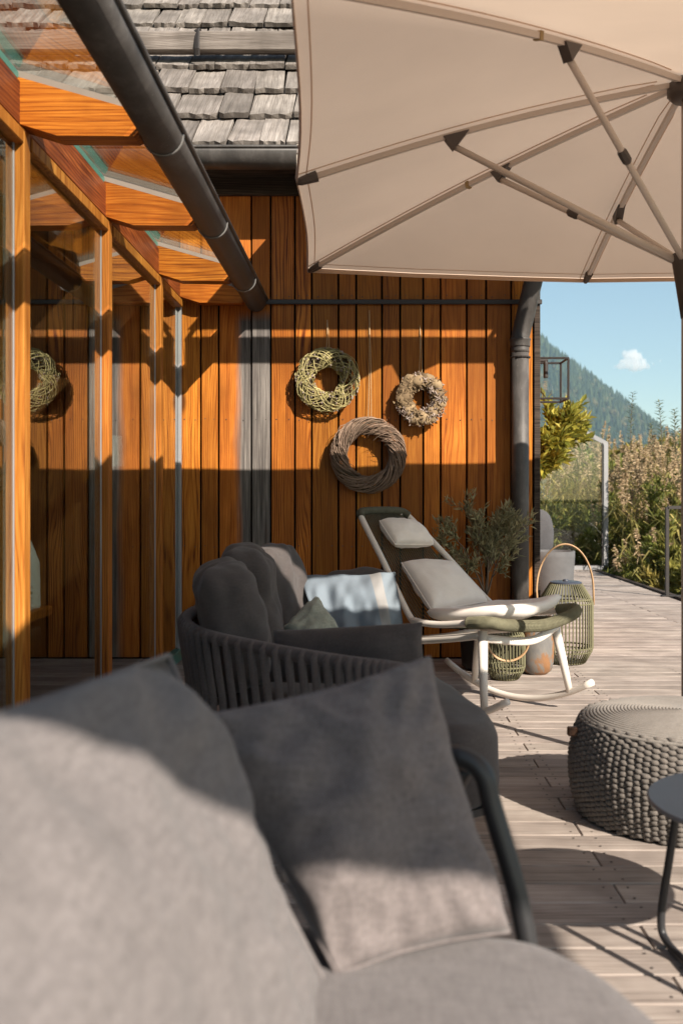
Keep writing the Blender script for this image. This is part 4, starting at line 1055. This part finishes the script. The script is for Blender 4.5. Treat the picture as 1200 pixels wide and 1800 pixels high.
for sd_ in (1, -1):
    for j in range(n_+1):
        for i in range(n_+1):
            ed = i in (0, n_) or j in (0, n_)
            if ed and sd_ < 0: ids[(sd_, i, j)] = ids[(1, i, j)]; continue
            u = 2*i/n_-1; v = 2*j/n_-1
            sq = (1-0.10*u*u*v*v)
            s = 0.135+u*0.265*sq*(1-0.12*v*v); w = v*0.295*sq*(1-0.05*u*u)
            p = rc(s, w, padf(s, w, 1)+0.012)
            tk = 0.036*((1-u**6)*(1-v**6))**0.45
            tk += 0 if ed else nz(p, 9, 3)*0.006
            ids[(sd_, i, j)] = len(pad.v); pad.v.append(p+V((0, 0, sd_*tk)))
    for j in range(n_):
        for i in range(n_):
            f = (ids[(sd_, i, j)], ids[(sd_, i+1, j)], ids[(sd_, i+1, j+1)], ids[(sd_, i, j+1)])
            pad.f.append(f if sd_ > 0 else f[::-1])
pd = pad.build('seat_pad', 'cream', smooth=True); tag(pd, 'thin cream seat pad curling up on the rocking chair', 'seat pad')

# ------------------------------------------------------------------ pouf
PC = V((1.055, 3.285, 0)); PR = 0.365
pf = thing('knitted_pouf', PC, 'round grey knitted pouf with coiled rope top and leather tag', 'pouf')
def prad(z):
    t = z/0.325
    return PR*(0.93+0.10*math.sin(math.pi*min(1, t*0.93+0.08))) if t < 0.86 else PR*(0.93+0.10*math.sin(math.pi*min(1, t*0.93+0.08)))*math.sqrt(max(0.0, 1-((t-0.86)/0.30)**2*0.55))
MB().lathe([(prad(z)-0.012, z) for z in [0.004+0.31*i/16 for i in range(17)]]+[(PR*0.8, 0.322), (PR*0.4, 0.333), (0.0, 0.336)], 48, PC).build('core', 'black_tube', pf, smooth=True)
kn = MB(); NCOL = 92; NROW = 19; kq = random.Random(2)
for c_ in range(NCOL):
    for r_ in range(NROW):
        z = 0.010+0.0163*(r_+(0.5 if c_ % 2 else 0))
        if z > 0.312: continue
        a = 2*math.pi*(c_+kq.uniform(-0.06, 0.06))/NCOL; rad = prad(z)-0.006+kq.uniform(-0.002, 0.002)
        cen = PC+V((math.cos(a)*rad, math.sin(a)*rad, z+kq.uniform(-0.001, 0.001)))
        tl_ = kq.uniform(-0.15, 0.15)
        tx = V((-math.sin(a), math.cos(a), 0))*math.cos(tl_)+V((0, 0, math.sin(tl_))); rx = V((math.cos(a), math.sin(a), 0)); uz = rx.cross(tx)
        vs = []; w_ = 0.0180*kq.uniform(0.92, 1.08)
        for j in range(7):
            ph = -1+2*j/6; q_ = math.sqrt(max(0.03, 1-abs(ph)**2.4))
            for k_ in range(7):
                b = 2*math.pi*k_/7
                vs.append(cen+tx*(w_*ph)+uz*(math.sin(b)*0.0084*q_)+rx*(math.cos(b)*0.0085*q_-0.007*ph*ph))
        kn.add(vs, [(j*7+k_, j*7+(k_+1) % 7, (j+1)*7+(k_+1) % 7, (j+1)*7+k_) for j in range(6) for k_ in range(7)])
kn.build('knitted_stitches', 'pouf_rope', pf, smooth=True, kind='stuff')
sp_ = []; turns = 30; rmax = prad(0.30)-0.002
for i in range(turns*48+1):
    t = i/(turns*48); a = 2*math.pi*turns*t; r_ = 0.006+(rmax-0.006)*t
    f = r_/rmax; z = 0.340-0.034*f**5-0.004*f
    sp_.append(PC+V((math.cos(a)*r_, math.sin(a)*r_, z)))
MB().tube(sp_, 0.0066, 5).build('coiled_top', 'pouf_top', pf, smooth=True)
a = math.pi*1.02
tp = PC+V((math.cos(a)*prad(0.26), math.sin(a)*prad(0.26), 0.275))
MB().cbox(tp+V((-0.016, 0, 0)), (0.032, 0.022, 0.030), 0.004).build('leather_tag', 'leather', pf)

# ------------------------------------------------------------------ round side table (right edge)
TC = V((0.905, 2.205, 0)); TH = 0.365
rt_ = thing('round_table', TC, 'low round charcoal metal table with bent tube legs', 'table')
MB().lathe([(0.0, TH-0.012), (0.255, TH-0.012), (0.268, TH-0.006), (0.27, TH), (0.266, TH+0.004), (0.0, TH+0.004)], 64, TC, cap=False).build('table_top', 'charcoal_top', rt_, smooth=False)
for k_ in range(3):
    a0 = R(185)+k_*R(120)
    u = V((math.cos(a0), math.sin(a0), 0)); v = V((-u.y, u.x, 0))
    P = crom([TC+u*0.16+v*0.13+V((0, 0, TH-0.012)), TC+u*0.18+v*0.14+V((0, 0, 0.2)), TC+u*0.198+v*0.145+V((0, 0, 0.06)), TC+u*0.195+v*0.12+V((0, 0, 0.014)), TC+u*0.19+V((0, 0, 0.0115)),
              TC+u*0.195-v*0.12+V((0, 0, 0.014)), TC+u*0.198-v*0.145+V((0, 0, 0.06)), TC+u*0.18-v*0.14+V((0, 0, 0.2)), TC+u*0.16-v*0.13+V((0, 0, TH-0.012))], 7)
    if k_ < 3: MB().tube(P, 0.0095, 10).build('leg', 'black_tube', rt_, smooth=True)

# ------------------------------------------------------------------ lanterns and pots by the wall
def rope_lantern(C, prof, nrope, rr_, label, handle, wood_h):
    root = thing('rope_lantern', C, label, 'lantern'); C = V(C)
    for i, (r, z) in enumerate(prof):
        if i in (0, len(prof)-1) or True:
            MB().tube([C+V((math.cos(a)*r, math.sin(a)*r, z)) for a in [6.283185*k/36 for k in range(36)]], 0.005, 6, closed=True).build('ring', 'lantern_cord', root, smooth=True)
    m = MB()
    for i in range(nrope):
        a = 2*math.pi*i/nrope
        P = [C+V((math.cos(a)*(r+0.004), math.sin(a)*(r+0.004), z)) for r, z in prof]
        m.tube(P, rr_, 5)
    m.build('rope_cage', 'lantern_cord', root, smooth=True, kind='stuff')
    r, z = prof[-1]
    MB().lathe([(r*1.02, z-0.006), (r*1.05, z), (r*1.05, z+0.010), (r*0.9, z+0.014), (0.02, z+0.016), (0.015, z+0.026), (0.0, z+0.027)], 32, C).build('lid', 'solar', root, smooth=False)
    MB().lathe([(prof[0][0], prof[0][1]-0.004), (prof[0][0], prof[0][1]+0.006)], 32, C).build('base_disc', 'olive_dark', root)
    MB().tube(handle, 0.0075, 8, flat=0.6).build('handle', 'bentwood', root, smooth=True)
    return root
LC = V((1.262, 6.24, 0))
hz_ = [(math.cos(a), math.sin(a)) for a in [math.pi*i/24 for i in range(25)]]
hd = [LC+V((-0.175, 0, 0.36))]+[LC+V((c*-0.178, 0.02, 0.45+s*0.29)) for c, s in hz_]+[LC+V((0.175, 0, 0.36))]
rope_lantern(LC, [(0.115, 0.006), (0.155, 0.075), (0.163, 0.10), (0.163, 0.375), (0.155, 0.40), (0.094, 0.495)], 46, 0.0042, 'tall olive rope lantern with bent wood hoop handle beside the house corner', hd, 0.4)
SCn = V((0.805, 5.68, 0))
hd2 = [SCn+V((math.cos(a)*0.115, -0.115-0.01*math.sin(a), 0.235+math.sin(a)*0.115)) for a in [math.pi+math.pi*i/20 for i in range(21)]]
rope_lantern(SCn, [(0.070, 0.006), (0.098, 0.05), (0.106, 0.075), (0.106, 0.23), (0.098, 0.255), (0.062, 0.31)], 34, 0.0038, 'small olive rope lantern with lowered wood handle under the rocking chair', hd2, 0.2)
vp = V((1.015, 5.86, 0))
rv = thing('rusty_pot', vp, 'rounded grey pot with rusty glaze standing between the rope lanterns', 'pot')
MB().lathe([(0.06, 0.0), (0.085, 0.02), (0.098, 0.07), (0.101, 0.16), (0.096, 0.27), (0.088, 0.33), (0.092, 0.345), (0.082, 0.345), (0.078, 0.30), (0.0, 0.29)], 40, vp).build('pot', 'rust', rv, smooth=True)

# ------------------------------------------------------------------ plants
def leaf_at(m, p, d, up, L, W, fold=0.25):
    d = d.normalized(); s = d.cross(up)
    if s.length < 1e-4: s = d.orthogonal()
    s.normalize(); n_ = s.cross(d)
    m.add([p, p+d*L*0.45+s*W*0.5+n_*W*fold, p+d*L-n_*L*0.06, p+d*L*0.45-s*W*0.5+n_*W*fold], [(0, 1, 2), (0, 2, 3)])
def rv3(q): 
    while True:
        v = V((q.uniform(-1, 1), q.uniform(-1, 1), q.uniform(-1, 1)))
        if 0.05 < v.length < 1: return v
def branching(q, base, h, n, spread, rad=0.008, levels=2):
    """woody skeleton: list of polylines and twig end points with directions"""
    lines = []; ends = []
    def grow(p, d, L, r, lev):
        P = [p]; k = 5
        for i in range(k):
            d = (d+rv3(q)*0.22+V((0, 0, 0.06))).normalized(); p = p+d*L/k; P.append(p)
            if lev > 0 and i > 0:
                for _ in range(q.choice((1, 1, 2))):
                    nd = (d+rv3(q)*0.95).normalized(); grow(p, nd, L*q.uniform(0.4, 0.62), r*0.55, lev-1)
            elif lev == 0: ends.append((p, d))
        ends.append((p, d)); lines.append((P, r))
    for i in range(n):
        a = q.uniform(0, 6.283); d = V((math.cos(a)*spread, math.sin(a)*spread, 1)).normalized()
        grow(V(base), d, h*q.uniform(0.6, 0.85), rad, levels)
    return lines, ends
def plant(name, base, h, n, spread, leaf_mat, L, W, per, label, cat='shrub', seed=1, rad=0.008, levels=2, trunk=None, parent=None, group=None, droop=0.0):
    q = random.Random(seed); root = thing(name, base, label, cat, group)
    st = V(base)
    tm_ = MB()
    if trunk:
        P = crom([st, st+V((q.uniform(-.03, .03), q.uniform(-.03, .03), trunk*0.5)), st+V((q.uniform(-.04, .04), 0, trunk))], 4)
        tm_.tube(P, lambda t: rad*(2.2-0.8*t), 8); st = P[-1]
    lines, ends = branching(q, st, h-(trunk or 0), n, spread, rad, levels)
    for P, r in lines: tm_.tube(P, lambda t, r=r: r*(1-0.6*t), 5, cap=False)
    tm_.build('trunk' if trunk else 'stems', 'bark', root, smooth=True)
    lf = MB()
    for p, d in ends:
        for i in range(per):
            dd = (d*0.7+rv3(q)*0.9+V((0, 0, 0.15-droop))).normalized()
            leaf_at(lf, p+rv3(q)*L*0.35-d*q.uniform(0, L), dd, rv3(q)+V((0, 0, 1)), L*q.uniform(0.65, 1.25), W*q.uniform(0.7, 1.2))
    lf.build('crown' if trunk else 'foliage', leaf_mat, root)
    return root
# olive shrub in a pot behind the chair
op = thing('planter', (0.74, 6.02, 0), 'dark round planter of the olive shrub behind the rocking chair', 'planter')
MB().lathe([(0.12, 0.0), (0.15, 0.02), (0.165, 0.2), (0.17, 0.36), (0.16, 0.37), (0.15, 0.33), (0.0, 0.32)], 32, (0.74, 6.02, 0)).build('pot', 'iron', op, smooth=True)
plant('olive_shrub', (0.74, 6.02, 0.32), 0.62, 5, 0.36, 'leaf_olive', 0.050, 0.012, 4, 'silvery green olive shrub growing in front of the downpipe', 'shrub', 31, 0.007, 2, trunk=0.10)
# potted bay tree beyond the house corner
gpC = V((1.60, 8.55, 0))
gpot = thing('concrete_pot', gpC, 'tall grey concrete pot beyond the house corner', 'pot')
MB().lathe([(0.12, 0.0), (0.15, 0.02), (0.19, 0.30), (0.205, 0.52), (0.205, 0.57), (0.18, 0.57), (0.175, 0.50), (0.0, 0.49)], 36, gpC).build('pot', 'concrete', gpot, smooth=True)
plant('bay_tree', (1.55, 9.35, 0.0), 1.72, 5, 0.75, 'leaf_yellow', 0.10, 0.042, 5, 'yellow green leafy small tree beyond the house corner', 'tree', 44, 0.013, 2, trunk=1.05)
bcH = thing('lounge_chair', (1.52, 9.0, 0), 'grey outdoor lounge chair standing behind the concrete pot', 'chair')
cp = at(945, 935, 9.1)
soft_box((cp.x-0.06, 9.1, 0.72), (V((1, 0.1, 0)), V((-0.1, 0, 1)), V((0, 1, 0))), (0.40, 0.42, 0.12), 3.6, 10, 0.01, 3).build('backrest', 'grey_seat', bcH, smooth=True)
soft_box((cp.x+0.0, 8.9, 0.47), (V((1, 0, 0)), V((0, 1, 0)), V((0, 0, 1))), (0.52, 0.50, 0.12), 4, 10, 0.008, 4).build('seat', 'grey_seat', bcH, smooth=True)
for dx, dy in ((-0.22, -0.2), (0.24, -0.2), (-0.22, 0.2), (0.24, 0.2)):
    MB().tube([(cp.x+dx*0.9, 8.9+dy, 0.42), (cp.x+dx*1.15, 8.9+dy, 0)], 0.011, 8).build('leg', 'iron', bcH)
# cage lamp on the side wall
lk = at(975, 668, 7.4); lkx = lk.x
cage = thing('cage_lamp', (lkx, 7.4, lk.z), 'open square metal cage lamp with clear bulb beyond the house corner', 'lamp')
hs = 0.15; zt, zb = lk.z+0.148, lk.z-0.148
fm = MB()
xs, yss = (lkx-0.21, lkx+0.075), (7.28, 7.56)
for x in xs:
    for yv in yss: fm.tube([(x, yv, zb), (x, yv, zt)], 0.0085, 6)
for zz in (zt, zb):
    for x in xs: fm.tube([(x, yss[0], zz), (x, yss[1], zz)], 0.0085, 6)
    for yv in yss: fm.tube([(xs[0], yv, zz), (xs[1], yv, zz)], 0.0085, 6)
fm.build('frame', 'iron', cage)
MB().tube([(XC-0.02, 7.42, zt), (lkx-0.05, 7.42, zt)], 0.012, 8).build('wall_bracket', 'iron', cage)
MB().lathe([(0.016, zt-0.13), (0.018, zt-0.12), (0.018, zt-0.02), (0.010, zt)], 14, (lkx-0.065, 7.42, 0)).build('socket', 'iron', cage)
MB().lathe([(0.014, zt-0.13), (0.018, zt-0.15), (0.046, zt-0.185), (0.053, zt-0.22), (0.045, zt-0.255), (0.0, zt-0.275)], 24, (lkx-0.065, 7.42, 0)).build('bulb', 'clear', cage, smooth=True)
MB().tube([(lkx-0.065+math.cos(a_)*0.012, 7.42+math.sin(a_)*0.012, zt-0.15-0.07*i/30) for i, a_ in enumerate([i*0.9 for i in range(31)])], 0.0012, 4).build('filament', 'bentwood', cage)

# glass windscreen with slanted top, and railing
wsY = 14.02
ws = thing('glass_windscreen', (3.1, wsY, 0), 'grey framed glass windscreen with slanted corner at the deck end', 'windscreen')
def W_(x, y): return at(x, y, wsY)
outer = [W_(905, 998), W_(1064, 998), W_(1064, 779), W_(1026, 759), W_(905, 759)]
fpath = [outer[0], outer[1], outer[2], outer[3], outer[4]]
for a, b in zip(fpath, fpath[1:]):
    d = (b-a); 
    MB().tube([a-d.normalized()*0.02, b+d.normalized()*0.02], 0.042, 4).build('frame_bar', 'alu', ws)
    MB().tube([a+V((-0.05, -0.02, 0.03)), b+V((-0.05, -0.02, 0.03))], 0.012, 4).build('seal', 'iron', ws)
MB().add([p+V((0, 0.004, 0)) for p in outer]+[p-V((0, 0.004, 0)) for p in outer], [(0, 1, 2, 3, 4), (9, 8, 7, 6, 5)]).build('glass_pane', 'clear', ws)
rp = at(1172, 1048, 10.3)
ra = thing('deck_railing', (rp.x, 10.3, 0), 'dark thin metal railing on the deck edge', 'railing')
rx_ = rp.x
MB().cbox((rx_, 10.3, 0.46), (0.035, 0.035, 0.93), 0.003).build('post', 'iron', ra)
MB().cbox((rx_+0.55, 10.3, 0.92), (1.1, 0.035, 0.035), 0.003).build('top_rail', 'iron', ra)
MB().cbox((rx_+1.1, 10.3, 0.46), (0.035, 0.035, 0.93), 0.003).build('post', 'iron', ra)
MB().cbox((rx_+0.05, 10.3, 0.006), (0.22, 0.08, 0.012), 0.003).build('foot_plate', 'iron', ra)

# vegetation beyond the deck
q = random.Random(77)
spots = []
kinds = [('leaf_mid', 'mid green leafy bush in the reed bank'), ('leaf_green', 'dark green leafy bush in the reed bank'), ('leaf_gold', 'golden autumn bush in the reed bank')]
bush_list = [(2.45, 15.6, 1.6, 0), (3.1, 15.7, 1.8, 1), (3.95, 15.0, 1.7, 0), (4.4, 14.5, 1.9, 1), (4.05, 13.4, 0.9, 1), (4.4, 12.7, 1.1, 0), (4.15, 11.5, 0.7, 0), (4.55, 12.9, 1.7, 1), (5.2, 14.4, 2.0, 0), (4.1, 10.4, 0.7, 2), (5.0, 16.5, 2.3, 1), (2.3, 17.0, 2.0, 1), (3.95, 12.2, 0.6, 2)]
descr = ['leafy green bush behind the glass windscreen, low and rounded', 'dark bush behind the windscreen frame post', 'green bush right beside the windscreen frame', 'tall dark bush in the bank behind the railing', 'low dark bush at the deck edge below the windscreen',
         'bright green low bush at the deck edge by the railing', 'small green plant beside the railing foot', 'dark bush between the railing and the reeds', 'wide green bush behind the railing top rail', 'golden low plant outside the deck railing', 'dark bush deep in the reed bank', 'dark bush seen through the windscreen glass, far back', 'yellow low plant drooping over the deck edge']
for i, (x, y, h, kd) in enumerate(bush_list):
    plant('bush', (x, y, -0.72), (h+0.72)*0.60, 8, 0.95, kinds[kd][0], 0.115, 0.036, 9, descr[i], 'bush', 100+i, 0.010, 2, group='bushes beyond the deck')
# far trees behind the reeds
plant('willow_tree', (5.8, 24.0, -0.72), 2.5, 9, 0.7, 'leaf_green', 0.30, 0.10, 8, 'round green tree rising behind the reeds', 'tree', 201, 0.03, 2, trunk=0.9)
plant('willow_tree', (7.4, 27.0, -0.72), 2.6, 8, 0.8, 'leaf_gold', 0.30, 0.11, 8, 'yellowing autumn tree rising behind the reeds', 'tree', 202, 0.03, 2, trunk=0.8)
plant('willow_tree', (9.0, 30.0, -0.72), 2.9, 8, 0.8, 'leaf_mid', 0.32, 0.10, 8, 'pale green tree far behind the railing', 'tree', 203, 0.03, 2, trunk=0.8)
# willow shoots standing above the reeds
def shoot(base, top, label, seed):
    q = random.Random(seed); root = thing('willow_shoot', base, label, 'shrub', 'willow shoots above the reeds')
    b = V(base); t = V(top); P = crom([b, b.lerp(t, 0.5)+V((q.uniform(-.08, .08), 0, 0)), b.lerp(t, 0.8)+V((q.uniform(-.06, .06), 0, 0)), t+V((0, 0, 0))], 6)
    MB().tube(P, lambda u: 0.010*(1-0.75*u), 5).build('stem', 'bark', root)
    lf = MB()
    for i in range(90):
        u = 0.35+0.65*i/89; p = samp(P, u); a = i*2.4
        d = V((math.cos(a), math.sin(a), q.uniform(0.1, 0.9)))
        leaf_at(lf, p, d, V((0, 0, 1)), q.uniform(0.09, 0.15)*(1.15-0.4*u), 0.026)
    lf.build('leaves', 'willow_leaf', root)
for i, (px, py, Y, lb) in enumerate([(1112, 690, 16.5, 'tall willow shoot above the reeds against the mountain'), (1158, 705, 15.0, 'willow shoot bending left above the reeds'), (1185, 720, 14.2, 'slim willow shoot behind the railing'),
                                     (1143, 745, 15.8, 'short willow shoot between the reed plumes'), (1205, 710, 15.5, 'willow shoot standing beside the parasol pole')]):
    tp_ = at(px, py, Y); shoot((tp_.x+0.10*((i % 3)-1), Y, -0.7), tp_, lb, 300+i)
# reed bed: stems, blades and plumes
def reeds(n, xr, yr, hr, seed, stems, blades, plumes):
    q = random.Random(seed)
    for i in range(n):
        y = q.uniform(*yr); x = q.uniform(*xr); h = q.uniform(*hr); b = V((x, y, -0.72)); ln = V((q.uniform(-.22, .22), q.uniform(-.15, .15), 0))
        P = [b, b+ln*0.35+V((0, 0, h*0.5)), b+ln+V((0, 0, h))]
        stems.tube(P, 0.006, 3, cap=False)
        for k in range(9):
            u = q.uniform(0.25, 0.95); p = samp(P, u); a = q.uniform(0, 6.283); L = q.uniform(0.3, 0.55); o = V((math.cos(a), math.sin(a), 0)); s = V((-o.y, o.x, 0))*0.013
            m1 = p+o*L*0.5+V((0, 0, L*0.35)); m2 = p+o*L+V((0, 0, L*q.uniform(-0.25, 0.35)))
            blades.add([p-s*0.6, p+s*0.6, m1+s, m1-s, m2], [(0, 1, 2, 3), (3, 2, 4)])
        top = P[-1]; sway = V((q.uniform(-0.6, 0.6), q.uniform(-.4, .4), 0))
        for k in range(70):
            u = q.random(); p = top+V((0, 0, (u-0.45)*0.36))+sway*0.10*u*u; d = V((q.uniform(-1, 1), q.uniform(-1, 1), q.uniform(-0.5, 0.6)))+sway*0.6
            d = d.normalized()*q.uniform(0.04, 0.10)*(1.1-0.7*u); s = d.orthogonal().normalized()*0.007
            plumes.add([p-s, p+s, p+d*0.6+s*1.3, p+d-V((0, 0, 0.012)), p+d*0.6-s*1.3], [(0, 1, 2, 3, 4)])
st_, bl_, pl_ = MB(), MB(), MB()
reeds(210, (2.0, 5.9), (15.0, 18.6), (1.9, 2.65), 5, st_, bl_, pl_)
reeds(150, (3.4, 6.0), (12.9, 15.6), (1.3, 2.3), 6, st_, bl_, pl_)
reeds(60, (4.0, 8.5), (18.5, 22), (2.3, 3.0), 8, st_, bl_, pl_)
reeds(10, (3.45, 3.95), (11.6, 13.2), (0.9, 1.3), 7, st_, bl_, pl_)
rb_ = st_.build('reed_bed', 'reed_leaf', kind='stuff'); rb_['label'] = 'tall reeds with tan plumes beyond the deck'; rb_['category'] = 'reeds'
bl_.build('reed_blades', 'reed_leaf', rb_, kind='stuff'); pl_.build('reed_plumes', 'plume', rb_, kind='stuff')

# small cumulus over the mountain flank, as real water haze
cl = MB(); q = random.Random(4)
cc = V(at(1112, 634, 1.0))-V((0, 0, CAM_H)); CY = 9000
def cpt(x, y): p = at(x, y, CY); return p
for (px, py, r) in [(1110, 629, 15), (1098, 640, 12), (1124, 640, 13), (1112, 641, 14), (1088, 644, 7), (1134, 643, 7), (1103, 622, 9), (1120, 626, 10), (1147, 637, 4), (1158, 634, 3.2), (1081, 645, 4)]:
    p = cpt(px, py); cl.ico((p.x, p.y+q.uniform(-40, 40), p.z), r*CY/1750, 3, (1, 1, 0.85))
for p in cl.v: p += V((nz(p, 1/30, 1), nz(p, 1/30, 2), nz(p, 1/30, 3)))*22
nC = N('cloud_vapour'); nC.n.remove(nC.b)
pv = nC.new('ShaderNodeVolumePrincipled'); pv.inputs['Color'].default_value = (1, 1, 1, 1); pv.inputs['Density'].default_value = 0.013; pv.inputs['Anisotropy'].default_value = 0.0
nC.lk(pv.outputs[0], nC.out.inputs['Volume']); M['cloud'] = nC.m
co_ = cl.build('cloud', 'cloud'); tag(co_, 'small white cumulus cloud above the mountain flank', 'cloud'); co_['kind'] = 'structure'

# haze: one even volume of air round everything
nH = N('haze_air'); nH.n.remove(nH.b)
pv = nH.new('ShaderNodeVolumePrincipled'); pv.inputs['Color'].default_value = (0.58, 0.80, 1.0, 1); pv.inputs['Density'].default_value = 0.00014; pv.inputs['Anisotropy'].default_value = 0.2
nH.lk(pv.outputs[0], nH.out.inputs['Volume']); M['haze'] = nH.m
hb = MB().box((0, 1450, 278), (6400, 3700, 560)).build('haze', 'haze'); hb['kind'] = 'stuff'; hb['label'] = 'thin blue air haze over the valley'; hb['category'] = 'haze'
